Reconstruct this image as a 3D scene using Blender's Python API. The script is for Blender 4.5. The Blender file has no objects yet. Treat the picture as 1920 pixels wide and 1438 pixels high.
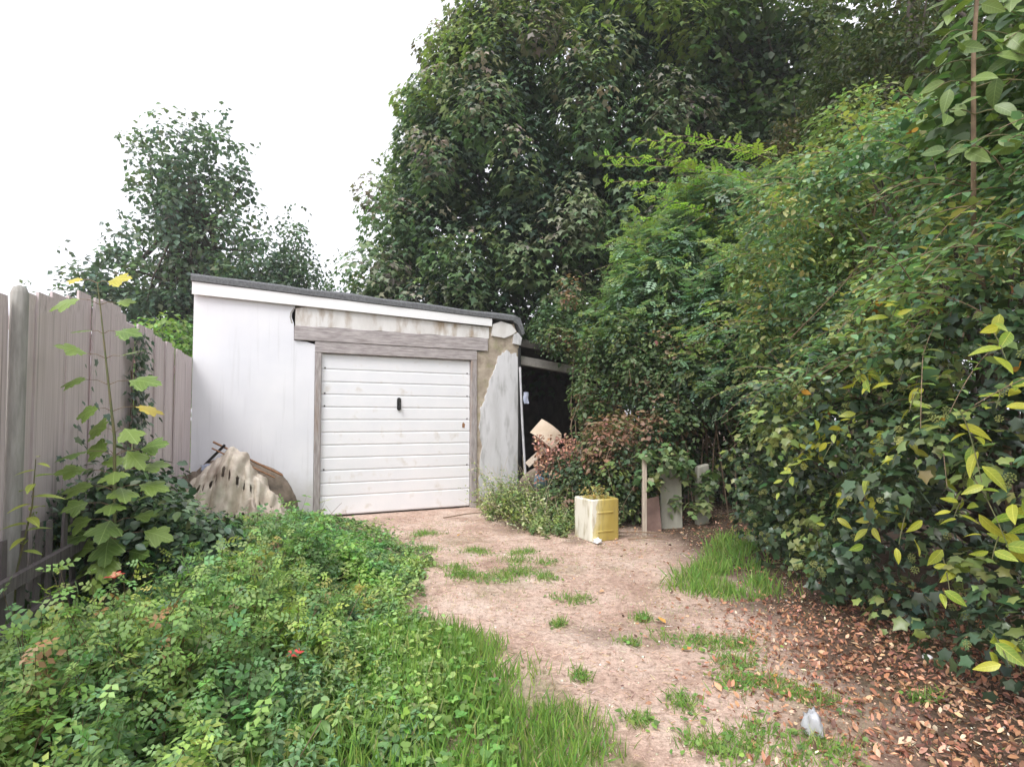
import bpy, bmesh, math
import numpy as np
from mathutils import Vector, Matrix

scene = bpy.context.scene
C = scene.collection
R = math.radians

# ------------------------------------------------------------------ camera
cam_d = bpy.data.cameras.new('camera')
cam = bpy.data.objects.new('camera', cam_d)
C.objects.link(cam)
cam.location = (0, 0, 1.3)
cam.rotation_euler = (R(92.2), 0, 0)
cam_d.sensor_fit = 'HORIZONTAL'
cam_d.sensor_width = 36.0
cam_d.lens = 36.0 * 1050 / 1920
cam_d.shift_y = 29.7 / 1920
cam_d.clip_start = 0.05
cam_d.clip_end = 3000
scene.camera = cam

# ------------------------------------------------------------------ world: bright thin overcast
SUN_EL, SUN_AZ = 52, 205          # sun stands high behind the camera, a little to the left
w = bpy.data.worlds.new('World')
scene.world = w
w.use_nodes = True
nt = w.node_tree
nt.nodes.clear()
sky = nt.nodes.new('ShaderNodeTexSky')
sky.sky_type = 'NISHITA'
sky.sun_disc = False
sky.sun_elevation = R(SUN_EL)
sky.sun_rotation = R(SUN_AZ)
sky.air_density = 1.0
sky.dust_density = 6.0
sky.ozone_density = 1.0
hsv = nt.nodes.new('ShaderNodeHueSaturation')
hsv.inputs['Saturation'].default_value = 0.12
even = nt.nodes.new('ShaderNodeMix')
even.data_type = 'RGBA'
even.inputs[0].default_value = 0.6
even.inputs[7].default_value = (10.4, 10.45, 11.4, 1)
bg = nt.nodes.new('ShaderNodeBackground')
bg.inputs['Strength'].default_value = 0.12
wo = nt.nodes.new('ShaderNodeOutputWorld')
nt.links.new(sky.outputs[0], hsv.inputs['Color'])
nt.links.new(hsv.outputs[0], even.inputs[6])
nt.links.new(even.outputs[2], bg.inputs['Color'])
nt.links.new(bg.outputs[0], wo.inputs['Surface'])

sun_d = bpy.data.lights.new('sun', 'SUN')
sun_d.energy = 1.5
sun_d.angle = R(25)
sun_d.color = (1.0, 0.97, 0.95)
sun = bpy.data.objects.new('sun', sun_d)
C.objects.link(sun)
az, el = R(SUN_AZ), R(SUN_EL)
sdir = Vector((math.sin(az) * math.cos(el), math.cos(az) * math.cos(el), math.sin(el)))
sun.rotation_euler = sdir.to_track_quat('Z', 'Y').to_euler()

scene.view_settings.view_transform = 'Standard'
scene.view_settings.look = 'None'
scene.view_settings.gamma = 1
scene.view_settings.exposure = 0.68
scene.render.engine = 'CYCLES'
scene.cycles.max_bounces = 6
scene.cycles.diffuse_bounces = 5
scene.cycles.volume_bounces = 1
scene.cycles.use_adaptive_sampling = True
scene.cycles.adaptive_threshold = 0.015
scene.cycles.glossy_bounces = 2
scene.cycles.transmission_bounces = 4
scene.cycles.use_denoising = True
scene.cycles.caustics_reflective = False
scene.cycles.caustics_refractive = False

# ------------------------------------------------------------------ helpers
rng = np.random.default_rng(7)


def U(a, b, n=None):
    return rng.uniform(a, b, n)


def unit(v):
    v = np.asarray(v, float)
    return v / np.maximum(np.linalg.norm(v, axis=-1, keepdims=True), 1e-9)


def rdir(n):
    return unit(rng.normal(size=(n, 3)))


def tag(o, label, cat, group=None, kind=None):
    o['label'] = label
    o['category'] = cat
    if group:
        o['group'] = group
    if kind:
        o['kind'] = kind
    return o


def empty(name, loc=(0, 0, 0), rz=0):
    o = bpy.data.objects.new(name, None)
    C.objects.link(o)
    o.location = loc
    o.rotation_euler = (0, 0, rz)
    return o


def link(name, me, parent=None, loc=None, rot=None, scale=None):
    o = bpy.data.objects.new(name, me)
    C.objects.link(o)
    if parent is not None:
        o.parent = parent
    if loc is not None:
        o.location = loc
    if rot is not None:
        o.rotation_euler = rot
    if scale is not None:
        o.scale = scale
    return o


def np_mesh(name, V, F, mat, col=None, smooth=False):
    """V (n,3), F (m,k) one polygon size; col (n,3) point colour."""
    V = np.ascontiguousarray(V, np.float32)
    F = np.ascontiguousarray(F, np.int32)
    me = bpy.data.meshes.new(name)
    me.vertices.add(len(V))
    me.vertices.foreach_set('co', V.ravel())
    m, k = F.shape
    me.loops.add(m * k)
    me.loops.foreach_set('vertex_index', F.ravel())
    me.polygons.add(m)
    me.polygons.foreach_set('loop_start', np.arange(0, m * k, k, dtype=np.int32))
    if smooth:
        me.polygons.foreach_set('use_smooth', np.ones(m, bool))
    me.update(calc_edges=True)
    if col is not None:
        a = me.attributes.new('col', 'FLOAT_COLOR', 'POINT')
        c4 = np.ones((len(V), 4), np.float32)
        c4[:, :3] = col
        a.data.foreach_set('color', c4.ravel())
    if mat:
        me.materials.append(mat)
    return me


def bm_mesh(name, bm, mat, smooth=False):
    me = bpy.data.meshes.new(name)
    bmesh.ops.recalc_face_normals(bm, faces=bm.faces)
    bm.to_mesh(me)
    bm.free()
    if smooth:
        for p in me.polygons:
            p.use_smooth = True
    me.materials.append(mat)
    return me


def box_bm(x0, x1, y0, y1, z0, z1, bev=0.0, seg=1, bm=None):
    own = bm is None
    b = bmesh.new()
    r = bmesh.ops.create_cube(b, size=1)
    for v in b.verts:
        v.co = Vector(((x0 + x1) / 2 + v.co.x * (x1 - x0), (y0 + y1) / 2 + v.co.y * (y1 - y0),
                       (z0 + z1) / 2 + v.co.z * (z1 - z0)))
    if bev > 0:
        bmesh.ops.bevel(b, geom=list(b.edges), offset=bev, segments=seg, affect='EDGES')
    if own:
        return b
    me = bpy.data.meshes.new('t')
    b.to_mesh(me)
    b.free()
    bm.from_mesh(me)
    bpy.data.meshes.remove(me)
    return bm


def segs(P0, P1, r0, r1, sides=4):
    """prisms from P0 to P1; returns V,F(quads)"""
    P0, P1 = np.asarray(P0, float).reshape(-1, 3), np.asarray(P1, float).reshape(-1, 3)
    n = len(P0)
    r0 = np.broadcast_to(np.asarray(r0, float), n)
    r1 = np.broadcast_to(np.asarray(r1, float), n)
    d = unit(P1 - P0)
    ref = np.where(np.abs(d[:, 2:3]) > .9, np.array([[1., 0, 0]]), np.array([[0, 0, 1.]]))
    x = unit(np.cross(d, ref))
    y = np.cross(d, x)
    a = np.arange(sides) * 2 * np.pi / sides
    ca, sa = np.cos(a), np.sin(a)
    ring = x[:, None, :] * ca[None, :, None] + y[:, None, :] * sa[None, :, None]
    A = P0[:, None] + ring * r0[:, None, None]
    B = P1[:, None] + ring * r1[:, None, None]
    V = np.concatenate([A, B], 1).reshape(-1, 3)
    k = np.arange(sides)
    q = np.stack([k, (k + 1) % sides, sides + (k + 1) % sides, sides + k], 1)
    F = (q[None] + (np.arange(n) * 2 * sides)[:, None, None]).reshape(-1, 4)
    return V, F


def tube(path, radii, sides=8):
    """one continuous tapering tube along a path, quads"""
    P = np.asarray(path, float)
    n = len(P)
    r = np.broadcast_to(np.asarray(radii, float), n)
    d = unit(np.gradient(P, axis=0))
    ref = np.array([1., 0, 0]) if abs(d[0][2]) > .7 else np.array([0, 0, 1.])
    x = unit(np.cross(d, ref))
    y = np.cross(d, x)
    a = np.arange(sides) * 2 * np.pi / sides
    V = (P[:, None] + r[:, None, None] * (x[:, None] * np.cos(a)[None, :, None] + y[:, None] * np.sin(a)[None, :, None])).reshape(-1, 3)
    F = []
    for i in range(n - 1):
        for k in range(sides):
            F.append((i * sides + k, i * sides + (k + 1) % sides, (i + 1) * sides + (k + 1) % sides, (i + 1) * sides + k))
    return V, np.array(F)


def joinVF(L):
    Vs, Fs, o = [], [], 0
    for V, F in L:
        Vs.append(V)
        Fs.append(F + o)
        o += len(V)
    return np.concatenate(Vs), np.concatenate(Fs)


def _h(ix, iy, seed):
    n = (ix * 374761393 + iy * 668265263 + seed * 2246822519) & 0xffffffff
    n = ((n ^ (n >> 13)) * 1274126177) & 0xffffffff
    return ((n ^ (n >> 16)) & 0xffff) / 65535.0


def vnoise(x, y, seed=0):
    x, y = np.asarray(x, float), np.asarray(y, float)
    ix, iy = np.floor(x).astype(np.int64), np.floor(y).astype(np.int64)
    fx, fy = x - ix, y - iy
    fx, fy = fx * fx * (3 - 2 * fx), fy * fy * (3 - 2 * fy)
    a, b = _h(ix, iy, seed), _h(ix + 1, iy, seed)
    c, d = _h(ix, iy + 1, seed), _h(ix + 1, iy + 1, seed)
    return (a + (b - a) * fx) * (1 - fy) + (c + (d - c) * fx) * fy


def fnoise(x, y, seed=0, oct=3):
    s, t, a = 0, 0, 1.0
    for k in range(oct):
        s = s + a * vnoise(x * 2 ** k, y * 2 ** k, seed + k)
        t += a
        a *= .5
    return s / t


def sstep(a, b, x):
    t = np.clip((np.asarray(x, float) - a) / (b - a), 0, 1)
    return t * t * (3 - 2 * t)


def inpoly(x, y, poly):
    x, y = np.asarray(x, float), np.asarray(y, float)
    r = np.zeros(x.shape, bool)
    n = len(poly)
    for i in range(n):
        x0, y0 = poly[i]
        x1, y1 = poly[(i + 1) % n]
        c = ((y0 > y) != (y1 > y)) & (x < (x1 - x0) * (y - y0) / (y1 - y0 + 1e-12) + x0)
        r ^= c
    return r


def gh(x, y):
    """ground height"""
    x, y = np.asarray(x, float), np.asarray(y, float)
    near = 1 - sstep(12, 30, np.abs(y - 4))
    h = (.07 * (fnoise(x / 1.3, y / 1.3, 3) - .5) + .03 * (fnoise(x / .3, y / .3, 9) - .5)) * near
    h = h + .10 * sstep(1.7, 2.6, x) * near + .08 * sstep(-1.2, -2.6, x) * near
    door = sstep(.9, .2, np.abs((x + 1.6) * -.434 + (y - 8.07) * .9)) * sstep(1.9, 1.2, np.abs(x + 1.6))
    return h * (1 - door) - .012 * door


# ------------------------------------------------------------------ materials
def mat_new(name):
    m = bpy.data.materials.new(name)
    m.use_nodes = True
    t = m.node_tree
    return m, t, t.nodes['Principled BSDF']


def N(t, typ, **kw):
    n = t.nodes.new(typ)
    for k, v in kw.items():
        if k.startswith('i_'):
            n.inputs[k[2:].replace('_', ' ')].default_value = v
        else:
            setattr(n, k, v)
    return n


def ramp(t, fac, stops):
    n = t.nodes.new('ShaderNodeValToRGB')
    e = n.color_ramp.elements
    while len(e) < len(stops):
        e.new(.5)
    for el_, (p, c) in zip(e, stops):
        el_.position = p
        el_.color = (*c, 1) if len(c) == 3 else c
    t.links.new(fac, n.inputs[0])
    return n.outputs[0]


def coords(t, scale=(1, 1, 1), rand=False):
    tc = t.nodes.new('ShaderNodeTexCoord')
    mp = t.nodes.new('ShaderNodeMapping')
    mp.inputs['Scale'].default_value = scale
    t.links.new(tc.outputs['Object'], mp.inputs['Vector'])
    if rand:
        oi = t.nodes.new('ShaderNodeObjectInfo')
        mu = t.nodes.new('ShaderNodeMath')
        mu.operation = 'MULTIPLY'
        mu.inputs[1].default_value = 37.0
        t.links.new(oi.outputs['Random'], mu.inputs[0])
        cb = t.nodes.new('ShaderNodeCombineXYZ')
        for i in range(3):
            t.links.new(mu.outputs[0], cb.inputs[i])
        t.links.new(cb.outputs[0], mp.inputs['Location'])
    return mp.outputs[0]


def noise(t, vec, scale, detail=4, rough=.6):
    n = t.nodes.new('ShaderNodeTexNoise')
    n.inputs['Scale'].default_value = scale
    n.inputs['Detail'].default_value = detail
    n.inputs['Roughness'].default_value = rough
    t.links.new(vec, n.inputs['Vector'])
    return n.outputs['Fac']


def mix(t, fac, a, b, mode='MIX'):
    n = t.nodes.new('ShaderNodeMix')
    n.data_type = 'RGBA'
    n.blend_type = mode
    for s, i in ((fac, 0), (a, 6), (b, 7)):
        if isinstance(s, (int, float)):
            n.inputs[i].default_value = s
        elif isinstance(s, tuple):
            n.inputs[i].default_value = (*s, 1)
        else:
            t.links.new(s, n.inputs[i])
    return n.outputs[2]


def bump(t, bs, h, strength=.3, dist=.01):
    n = t.nodes.new('ShaderNodeBump')
    n.inputs['Strength'].default_value = strength
    n.inputs['Distance'].default_value = dist
    t.links.new(h, n.inputs['Height'])
    t.links.new(n.outputs[0], bs.inputs['Normal'])


def simple(name, c1, c2, scale=8, rough=.8, sc=(1, 1, 1), bmp=.3, lo=.35, hi=.65, rand=False, dist=.01, c3=None, s3=2.0, l3=.5, h3=.7):
    m, t, b = mat_new(name)
    v = coords(t, sc, rand)
    f = noise(t, v, scale, 6)
    col = ramp(t, f, [(lo, c1), (hi, c2)])
    if c3:
        f3 = noise(t, v, s3, 5)
        k = ramp(t, f3, [(l3, (0, 0, 0)), (h3, (1, 1, 1))])
        col = mix(t, k, col, c3)
    t.links.new(col, b.inputs['Base Color'])
    b.inputs['Roughness'].default_value = rough
    if bmp:
        bump(t, b, f, bmp, dist)
    return m


def leaf_mat(name, rough=.45, trans=.38, tint=(1.05, 1.2, .7), spec=.4):
    m, t, b = mat_new(name)
    a = t.nodes.new('ShaderNodeAttribute')
    a.attribute_name = 'col'
    b.inputs['Roughness'].default_value = rough
    b.inputs['Specular IOR Level'].default_value = spec
    t.links.new(a.outputs['Color'], b.inputs['Base Color'])
    tr = t.nodes.new('ShaderNodeBsdfTranslucent')
    tc = mix(t, 1.0, a.outputs['Color'], tint, 'MULTIPLY')
    t.links.new(tc, tr.inputs['Color'])
    ms = t.nodes.new('ShaderNodeMixShader')
    ms.inputs[0].default_value = trans
    t.links.new(b.outputs[0], ms.inputs[1])
    t.links.new(tr.outputs[0], ms.inputs[2])
    t.links.new(ms.outputs[0], t.nodes['Material Output'].inputs['Surface'])
    return m


M_leaf = leaf_mat('leaf')
M_ivy = leaf_mat('ivy_leaf', rough=.32, trans=.15, spec=.5)
M_dead = leaf_mat('dead_leaf', rough=.75, trans=.12, tint=(1.1, .9, .7), spec=.2)
M_grass = leaf_mat('grass_blade', rough=.5, trans=.35)


def one_leaf_mat(name, c1, c2, vein=0, rough=.42, trans=.28):
    """material for single leaf objects: colour varies from leaf to leaf; vein 1 midrib, 2 palmate"""
    m, t, b = mat_new(name)
    oi = t.nodes.new('ShaderNodeObjectInfo')
    v = coords(t, (1, 1, 1), True)
    f = noise(t, v, 5, 3)

    def mth(op, *a):
        n = t.nodes.new('ShaderNodeMath')
        n.operation = op
        for k, q in enumerate(a):
            if isinstance(q, (int, float)):
                n.inputs[k].default_value = q
            else:
                t.links.new(q, n.inputs[k])
        return n.outputs[0]

    col = ramp(t, mth('MULTIPLY_ADD', f, .5, oi.outputs['Random']), [(.2, c1), (1.15, c2)])
    if vein:
        tc = t.nodes.new('ShaderNodeTexCoord')
        sx = t.nodes.new('ShaderNodeSeparateXYZ')
        t.links.new(tc.outputs['Object'], sx.inputs[0])
        ax_ = mth('ABSOLUTE', sx.outputs[0])
        k = mth('COMPARE', ax_, 0.0, .012)
        if vein == 2:
            an = mth('ARCTAN2', ax_, sx.outputs[1])
            k = mth('MAXIMUM', k, mth('COMPARE', an, .637, .022))
            k = mth('MAXIMUM', k, mth('COMPARE', an, 1.03, .03))
        # side veins slanting off the midrib
        w_ = mth('SINE', mth('MULTIPLY', mth('SUBTRACT', sx.outputs[1], mth('MULTIPLY', ax_, .8)), 48.0))
        k = mth('MAXIMUM', k, mth('MULTIPLY', mth('GREATER_THAN', w_, .86), .4))
        col = mix(t, mth('MULTIPLY', k, .5), col, tuple(min(.75, q * 1.5 + .08) for q in c2))
    # brown nicks and spots
    sp = ramp(t, noise(t, v, 9, 4), [(.66, (0, 0, 0)), (.74, (.7, .7, .7))])
    col = mix(t, sp, col, (.2, .13, .05))
    t.links.new(col, b.inputs['Base Color'])
    b.inputs['Roughness'].default_value = rough
    tr = t.nodes.new('ShaderNodeBsdfTranslucent')
    t.links.new(mix(t, 1.0, col, (1.1, 1.15, .6), 'MULTIPLY'), tr.inputs['Color'])
    ms = t.nodes.new('ShaderNodeMixShader')
    ms.inputs[0].default_value = trans
    t.links.new(b.outputs[0], ms.inputs[1])
    t.links.new(tr.outputs[0], ms.inputs[2])
    t.links.new(ms.outputs[0], t.nodes['Material Output'].inputs['Surface'])
    return m


M_bark = simple('bark', (.05, .04, .032), (.12, .10, .08), 14, .9, (1, 1, .3), .6)
M_stem = simple('green_stem', (.09, .12, .04), (.16, .13, .06), 20, .7)
M_straw = simple('dry_straw', (.42, .34, .23), (.6, .52, .38), 20, .85)
M_twig = simple('twig', (.16, .11, .07), (.28, .2, .13), 20, .85)


def white_wall():
    m, t, b = mat_new('white_masonry_paint')
    v = coords(t)
    f = noise(t, v, 1.2, 5)
    col = ramp(t, f, [(.35, (.72, .725, .76)), (.65, (.80, .80, .82))])
    v2 = coords(t, (3, 3, .5))
    g = ramp(t, noise(t, v2, 2.0, 6), [(.55, (0, 0, 0)), (.8, (1, 1, 1))])
    col = mix(t, g, col, (.74, .74, .77))
    v3 = coords(t, (7, 7, .35))
    g3 = ramp(t, noise(t, v3, 2.2, 4), [(.56, (0, 0, 0)), (.75, (.55, .55, .55))])
    col = mix(t, g3, col, (.60, .60, .61))
    # splashed soil near the foot of the wall
    tc = t.nodes.new('ShaderNodeTexCoord')
    sx = t.nodes.new('ShaderNodeSeparateXYZ')
    t.links.new(tc.outputs['Object'], sx.inputs[0])
    ad = t.nodes.new('ShaderNodeMath')
    ad.operation = 'MULTIPLY_ADD'
    t.links.new(noise(t, v, 5, 5), ad.inputs[0])
    ad.inputs[1].default_value = -.5
    t.links.new(sx.outputs[2], ad.inputs[2])
    k = ramp(t, ad.outputs[0], [(0.0, (.7, .7, .7)), (.4, (0, 0, 0))])
    col = mix(t, k, col, (.45, .42, .38))
    t.links.new(col, b.inputs['Base Color'])
    b.inputs['Roughness'].default_value = .75
    bump(t, b, noise(t, v, 60, 4), .12, .003)
    return m


M_wall = white_wall()
M_render = simple('weathered_render', (.55, .55, .55), (.68, .68, .69), 3, .9, (2, 2, .5), .5, c3=(.33, .33, .32), s3=3.5, l3=.52, h3=.72)
M_moss = simple('damp_brown_block', (.27, .22, .17), (.48, .41, .32), 7, .95, bmp=.8, c3=(.26, .26, .13), s3=4, l3=.52, h3=.7)
M_lintel = simple('peeling_white_lintel', (.62, .6, .57), (.74, .73, .71), 5, .9, (1, 1, .35), .4, c3=(.36, .28, .2), s3=3.5, l3=.5, h3=.66)
M_timber = simple('grey_weathered_timber', (.27, .24, .235), (.47, .43, .42), 6, .9, (1, 8, 8), .5)
M_timber_v = simple('grey_weathered_jamb', (.25, .22, .21), (.43, .395, .38), 6, .9, (8, 8, 1), .5, c3=(.3, .2, .13), s3=.6)
M_fence = simple('weathered_fence_board', (.53, .45, .445), (.72, .635, .63), 5, .9, (9, 9, .7), .5, rand=True, c3=(.28, .235, .215), s3=1.4, l3=.55, h3=.75)
M_post = simple('grey_fence_post', (.24, .235, .21), (.36, .35, .32), 6, .9, (6, 6, .8), .5)
M_picket = simple('dark_stained_picket', (.085, .072, .075), (.18, .155, .15), 7, .85, (9, 9, .8), .5, rand=True)
M_felt = simple('roofing_felt', (.10, .105, .11), (.17, .175, .18), 40, .95, bmp=.6)
M_fascia = simple('white_fascia_paint', (.8, .8, .8), (.84, .84, .83), 4, .45, bmp=0)
M_doorp = simple('white_door_paint', (.76, .77, .79), (.82, .82, .83), 2.5, .4, bmp=.05, c3=(.62, .59, .54), s3=5, l3=.58, h3=.75)
M_black = simple('black_plastic', (.012, .012, .012), (.03, .03, .03), 10, .4, bmp=0)
M_rust = simple('rusty_metal', (.2, .09, .04), (.32, .17, .09), 30, .8)
M_concrete = simple('rough_concrete', (.3, .285, .26), (.46, .44, .41), 8, .95, bmp=.5, c3=(.2, .22, .12), s3=3)
M_slab = simple('stained_board', (.22, .21, .17), (.37, .36, .31), 4, .9, (1, 1, .6), .4, c3=(.24, .26, .12), s3=4, l3=.5, h3=.75)
M_brickred = simple('reddish_board', (.16, .1, .085), (.26, .17, .14), 6, .9)
M_stake = simple('pale_timber_stake', (.34, .28, .22), (.5, .43, .35), 6, .9, (8, 8, .8), .4)
M_card = simple('beige_hardboard', (.42, .33, .24), (.52, .43, .33), 3, .85, bmp=.15)
M_cloth = simple('cream_slotted_sheet', (.5, .43, .34), (.72, .66, .56), 5, .85, bmp=.4, c3=(.3, .22, .17), s3=2.6, l3=.45, h3=.7)
M_pole = simple('grey_metal_pole', (.3, .3, .31), (.45, .45, .46), 12, .5)
M_rag = simple('pale_blue_rag', (.3, .34, .46), (.45, .48, .56), 6, .9)
M_blue = simple('blue_plastic', (.16, .26, .36), (.24, .34, .44), 6, .5)
M_rubble = simple('dark_rubble', (.10, .08, .06), (.27, .21, .16), 6, .95, bmp=.8)
M_red = simple('red_petal', (.55, .03, .04), (.7, .1, .08), 6, .5, bmp=0)
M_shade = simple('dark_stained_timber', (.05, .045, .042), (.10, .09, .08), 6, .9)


def drum_mat():
    m, t, b = mat_new('yellowed_white_plastic')
    v = coords(t)
    tc = t.nodes.new('ShaderNodeTexCoord')
    sx = t.nodes.new('ShaderNodeSeparateXYZ')
    t.links.new(tc.outputs['Object'], sx.inputs[0])
    # yellow stain: stronger to one side and towards the foot
    ad = t.nodes.new('ShaderNodeMath')
    ad.operation = 'MULTIPLY_ADD'
    t.links.new(noise(t, v, 5, 5), ad.inputs[0])
    ad.inputs[1].default_value = .75
    mu = t.nodes.new('ShaderNodeMath')
    mu.operation = 'MULTIPLY_ADD'
    t.links.new(sx.outputs[0], mu.inputs[0])
    mu.inputs[1].default_value = 5.0
    shf = t.nodes.new('ShaderNodeMath')
    shf.inputs[1].default_value = .45
    sb = t.nodes.new('ShaderNodeMath')
    sb.operation = 'MULTIPLY'
    t.links.new(sx.outputs[2], sb.inputs[0])
    sb.inputs[1].default_value = -.9
    t.links.new(sb.outputs[0], mu.inputs[2])
    t.links.new(mu.outputs[0], shf.inputs[0])
    t.links.new(shf.outputs[0], ad.inputs[2])
    col = ramp(t, ad.outputs[0], [(-.3, (.74, .72, .62)), (.0, (.68, .61, .36)), (.3, (.55, .44, .13)), (.9, (.4, .3, .07))])
    gr_ = ramp(t, noise(t, coords(t, (6, 6, 1.2)), 4, 6), [(.5, (0, 0, 0)), (.7, (.75, .75, .75))])
    col = mix(t, gr_, col, (.3, .24, .1))
    t.links.new(col, b.inputs['Base Color'])
    b.inputs['Roughness'].default_value = .55
    return m


M_drum = drum_mat()


def soil_mat():
    m, t, b = mat_new('bare_soil')
    tc = t.nodes.new('ShaderNodeTexCoord')
    v = tc.outputs['Object']
    a = t.nodes.new('ShaderNodeAttribute')
    a.attribute_name = 'col'
    sp = t.nodes.new('ShaderNodeSeparateColor')
    t.links.new(a.outputs['Color'], sp.inputs[0])
    f1 = noise(t, v, 1.7, 9, .72)
    f2 = noise(t, v, 22, 6, .7)
    f3 = noise(t, v, 95, 5, .7)
    base = ramp(t, f1, [(.28, (.34, .22, .17)), (.48, (.57, .42, .345)), (.7, (.72, .59, .51))])
    spk = ramp(t, f2, [(.32, (.45, .42, .4)), (.55, (1, 1, 1)), (.75, (1.2, 1.15, 1.1))])
    col = mix(t, .75, base, spk, 'MULTIPLY')
    spk2 = ramp(t, f3, [(.3, (.6, .58, .55)), (.6, (1.12, 1.1, 1.08))])
    col = mix(t, .9, col, spk2, 'MULTIPLY')
    hum = ramp(t, f2, [(.3, (.05, .035, .025)), (.7, (.15, .1, .07))])
    col = mix(t, sp.outputs[0], col, hum)
    mo = ramp(t, f2, [(.3, (.06, .08, .02)), (.7, (.16, .17, .06))])
    col = mix(t, sp.outputs[1], col, mo)
    t.links.new(col, b.inputs['Base Color'])
    b.inputs['Roughness'].default_value = .95
    b.inputs['Specular IOR Level'].default_value = .15
    bump(t, b, f2, .9, .02)
    return m


M_soil = soil_mat()

# ------------------------------------------------------------------ ground
POLY_WEED = [(-3.6, 1.2), (-.42, 1.2), (-.44, 2.3), (-.5, 2.8), (-.66, 3.2), (-.84, 3.6), (-.9, 4.0), (-.84, 4.45),
             (-.92, 5.1), (-1.35, 5.9), (-1.75, 6.7), (-2.3, 7.5), (-2.6, 7.55), (-3.95, 6.9), (-3.6, 5.0)]
POLY_GRASS = [(-1.1, 1.2), (.62, 1.2), (.52, 2.1), (.36, 2.5), (.22, 2.85), (.08, 3.2), (-.2, 3.45), (-.55, 3.6), (-.9, 3.3)]


def axis(a, b, step, lo, hi):
    core = np.arange(a, b + step / 2, step)
    out, s, x = [], step, b
    while x < hi:
        s *= 1.35
        x += s
        out.append(x)
    lo_, s, x = [], step, a
    while x > lo:
        s *= 1.35
        x -= s
        lo_.append(x)
    return np.array(lo_[::-1] + list(core) + out)


gx = axis(-4.2, 4.2, .045, -1500, 1500)
gy = axis(1.0, 9.0, .045, -1500, 1500)
GX, GY = np.meshgrid(gx, gy)
gz = gh(GX, GY)
# small clods
gz = gz + .012 * (fnoise(GX / .09, GY / .09, 21, 2) - .5) * (np.abs(GX) < 4.3) * (GY > .9) * (GY < 9.1)
V = np.stack([GX.ravel(), GY.ravel(), gz.ravel()], 1)
nx, ny = len(gx), len(gy)
i0 = (np.arange(ny - 1)[:, None] * nx + np.arange(nx - 1)[None]).ravel()
F = np.stack([i0, i0 + 1, i0 + nx + 1, i0 + nx], 1)
nz = fnoise(GX / .5, GY / .5, 33)
hum = np.clip(sstep(1.35, 2.1, GX + .5 * (nz - .5) + .25 * (GY < 3.4) * (3.4 - GY)) + .8 * sstep(6.4, 7.0, GY + .6 * (nz - .5)) * sstep(-.5, .3, GX), 0, 1)
hum = np.maximum(hum, .55 * sstep(.58, .75, fnoise(GX / .7, GY / .7, 41)) * sstep(-.3, .6, GX))
hum = np.maximum(hum, sstep(9, 12, np.abs(GY)))
gr = np.where(inpoly(GX, GY, POLY_GRASS) | inpoly(GX, GY, POLY_WEED), .5, 0.) * sstep(.2, .5, nz)
gr = np.maximum(gr, .25 * sstep(.6, .72, fnoise(GX / .45, GY / .45, 52)) * (np.abs(GX) < 4))
gcol = np.stack([hum.ravel(), gr.ravel(), 0 * hum.ravel()], 1)
ground = link('ground', np_mesh('ground', V, F, M_soil, gcol, True))
ground['kind'] = 'structure'
ground['label'] = 'trodden bare tan soil in front of the garage'
ground['category'] = 'ground'

# ------------------------------------------------------------------ garage
A0 = (-2.58, 7.60)
GR = R(25.74)
garage = empty('garage', (A0[0], A0[1], 0), GR)
tag(garage, 'white rendered lean roofed garage with a ribbed up-and-over door', 'garage')


def gpart(name, bm, mat, parent=None, smooth=False):
    return link(name, bm_mesh(name, bm, mat, smooth), parent or garage)


SL, SR = -1.54, 2.985


def roofz(s):
    return 3.024 + (2.865 - 3.024) * (s - SL) / (SR - SL)


def prism_xz(pts, y0, y1):
    """polygon in x,z extruded in y"""
    bm = bmesh.new()
    a = [bm.verts.new((x, y0, z)) for x, z in pts]
    b = [bm.verts.new((x, y1, z)) for x, z in pts]
    bm.faces.new(a)
    bm.faces.new(b[::-1])
    for i in range(len(pts)):
        j = (i + 1) % len(pts)
        bm.faces.new((a[i], b[i], b[j], a[j]))
    return bm


# left wall panel with the ragged edge beside the lintel
edge = [(-.10, -.1), (-.10, 2.335), (-.16, 2.35), (-.2, 2.362), (-.30, 2.37), (-.368, 2.372), (-.372, 2.60), (-.40, 2.68), (-.395, 2.74), (-.36, 2.80), (-.355, roofz(-.355) - .06)]
gpart('front_wall', prism_xz([(SL, -.1)] + edge + [(SL, roofz(SL) - .06)], 0, .22), M_wall)
# block wall over the door, behind the lintel
gpart('upper_wall', prism_xz([(-.353, 2.40), (2.42, 2.40), (2.42, roofz(2.42) - .07), (-.353, roofz(-.353) - .07)], .06, .20), M_moss)
# side and back walls
gpart('side_wall', prism_xz([(SL + .003, -.1), (SL + .2, -.1), (SL + .2, roofz(SL) - .08), (SL + .003, roofz(SL) - .08)], .222, 5.2), M_wall)
gpart('side_wall', prism_xz([(SR - .2, -.1), (SR - .015, -.1), (SR - .015, roofz(SR) - .1), (SR - .2, roofz(SR) - .1)], .222, 5.2), M_render)
gpart('back_wall', prism_xz([(SL + .21, -.1), (SR - .21, -.1), (SR - .21, roofz(SR) - .1), (SL + .21, roofz(SL) - .1)], 5.0, 5.19), M_render)
# peeling concrete lintel, uneven lower edge
lp = [(-.352, 2.577)]
top = [(-.352, 2.80)]
for s in np.linspace(-.2, 2.46, 18):
    lp.append((s, 2.575 + .006 * math.sin(s * 9) - .004 * math.sin(s * 23)))
    top.append((s, roofz(s) - .135))
gpart('lintel', prism_xz(lp + top[::-1], -.012, .055), M_lintel)
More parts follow.
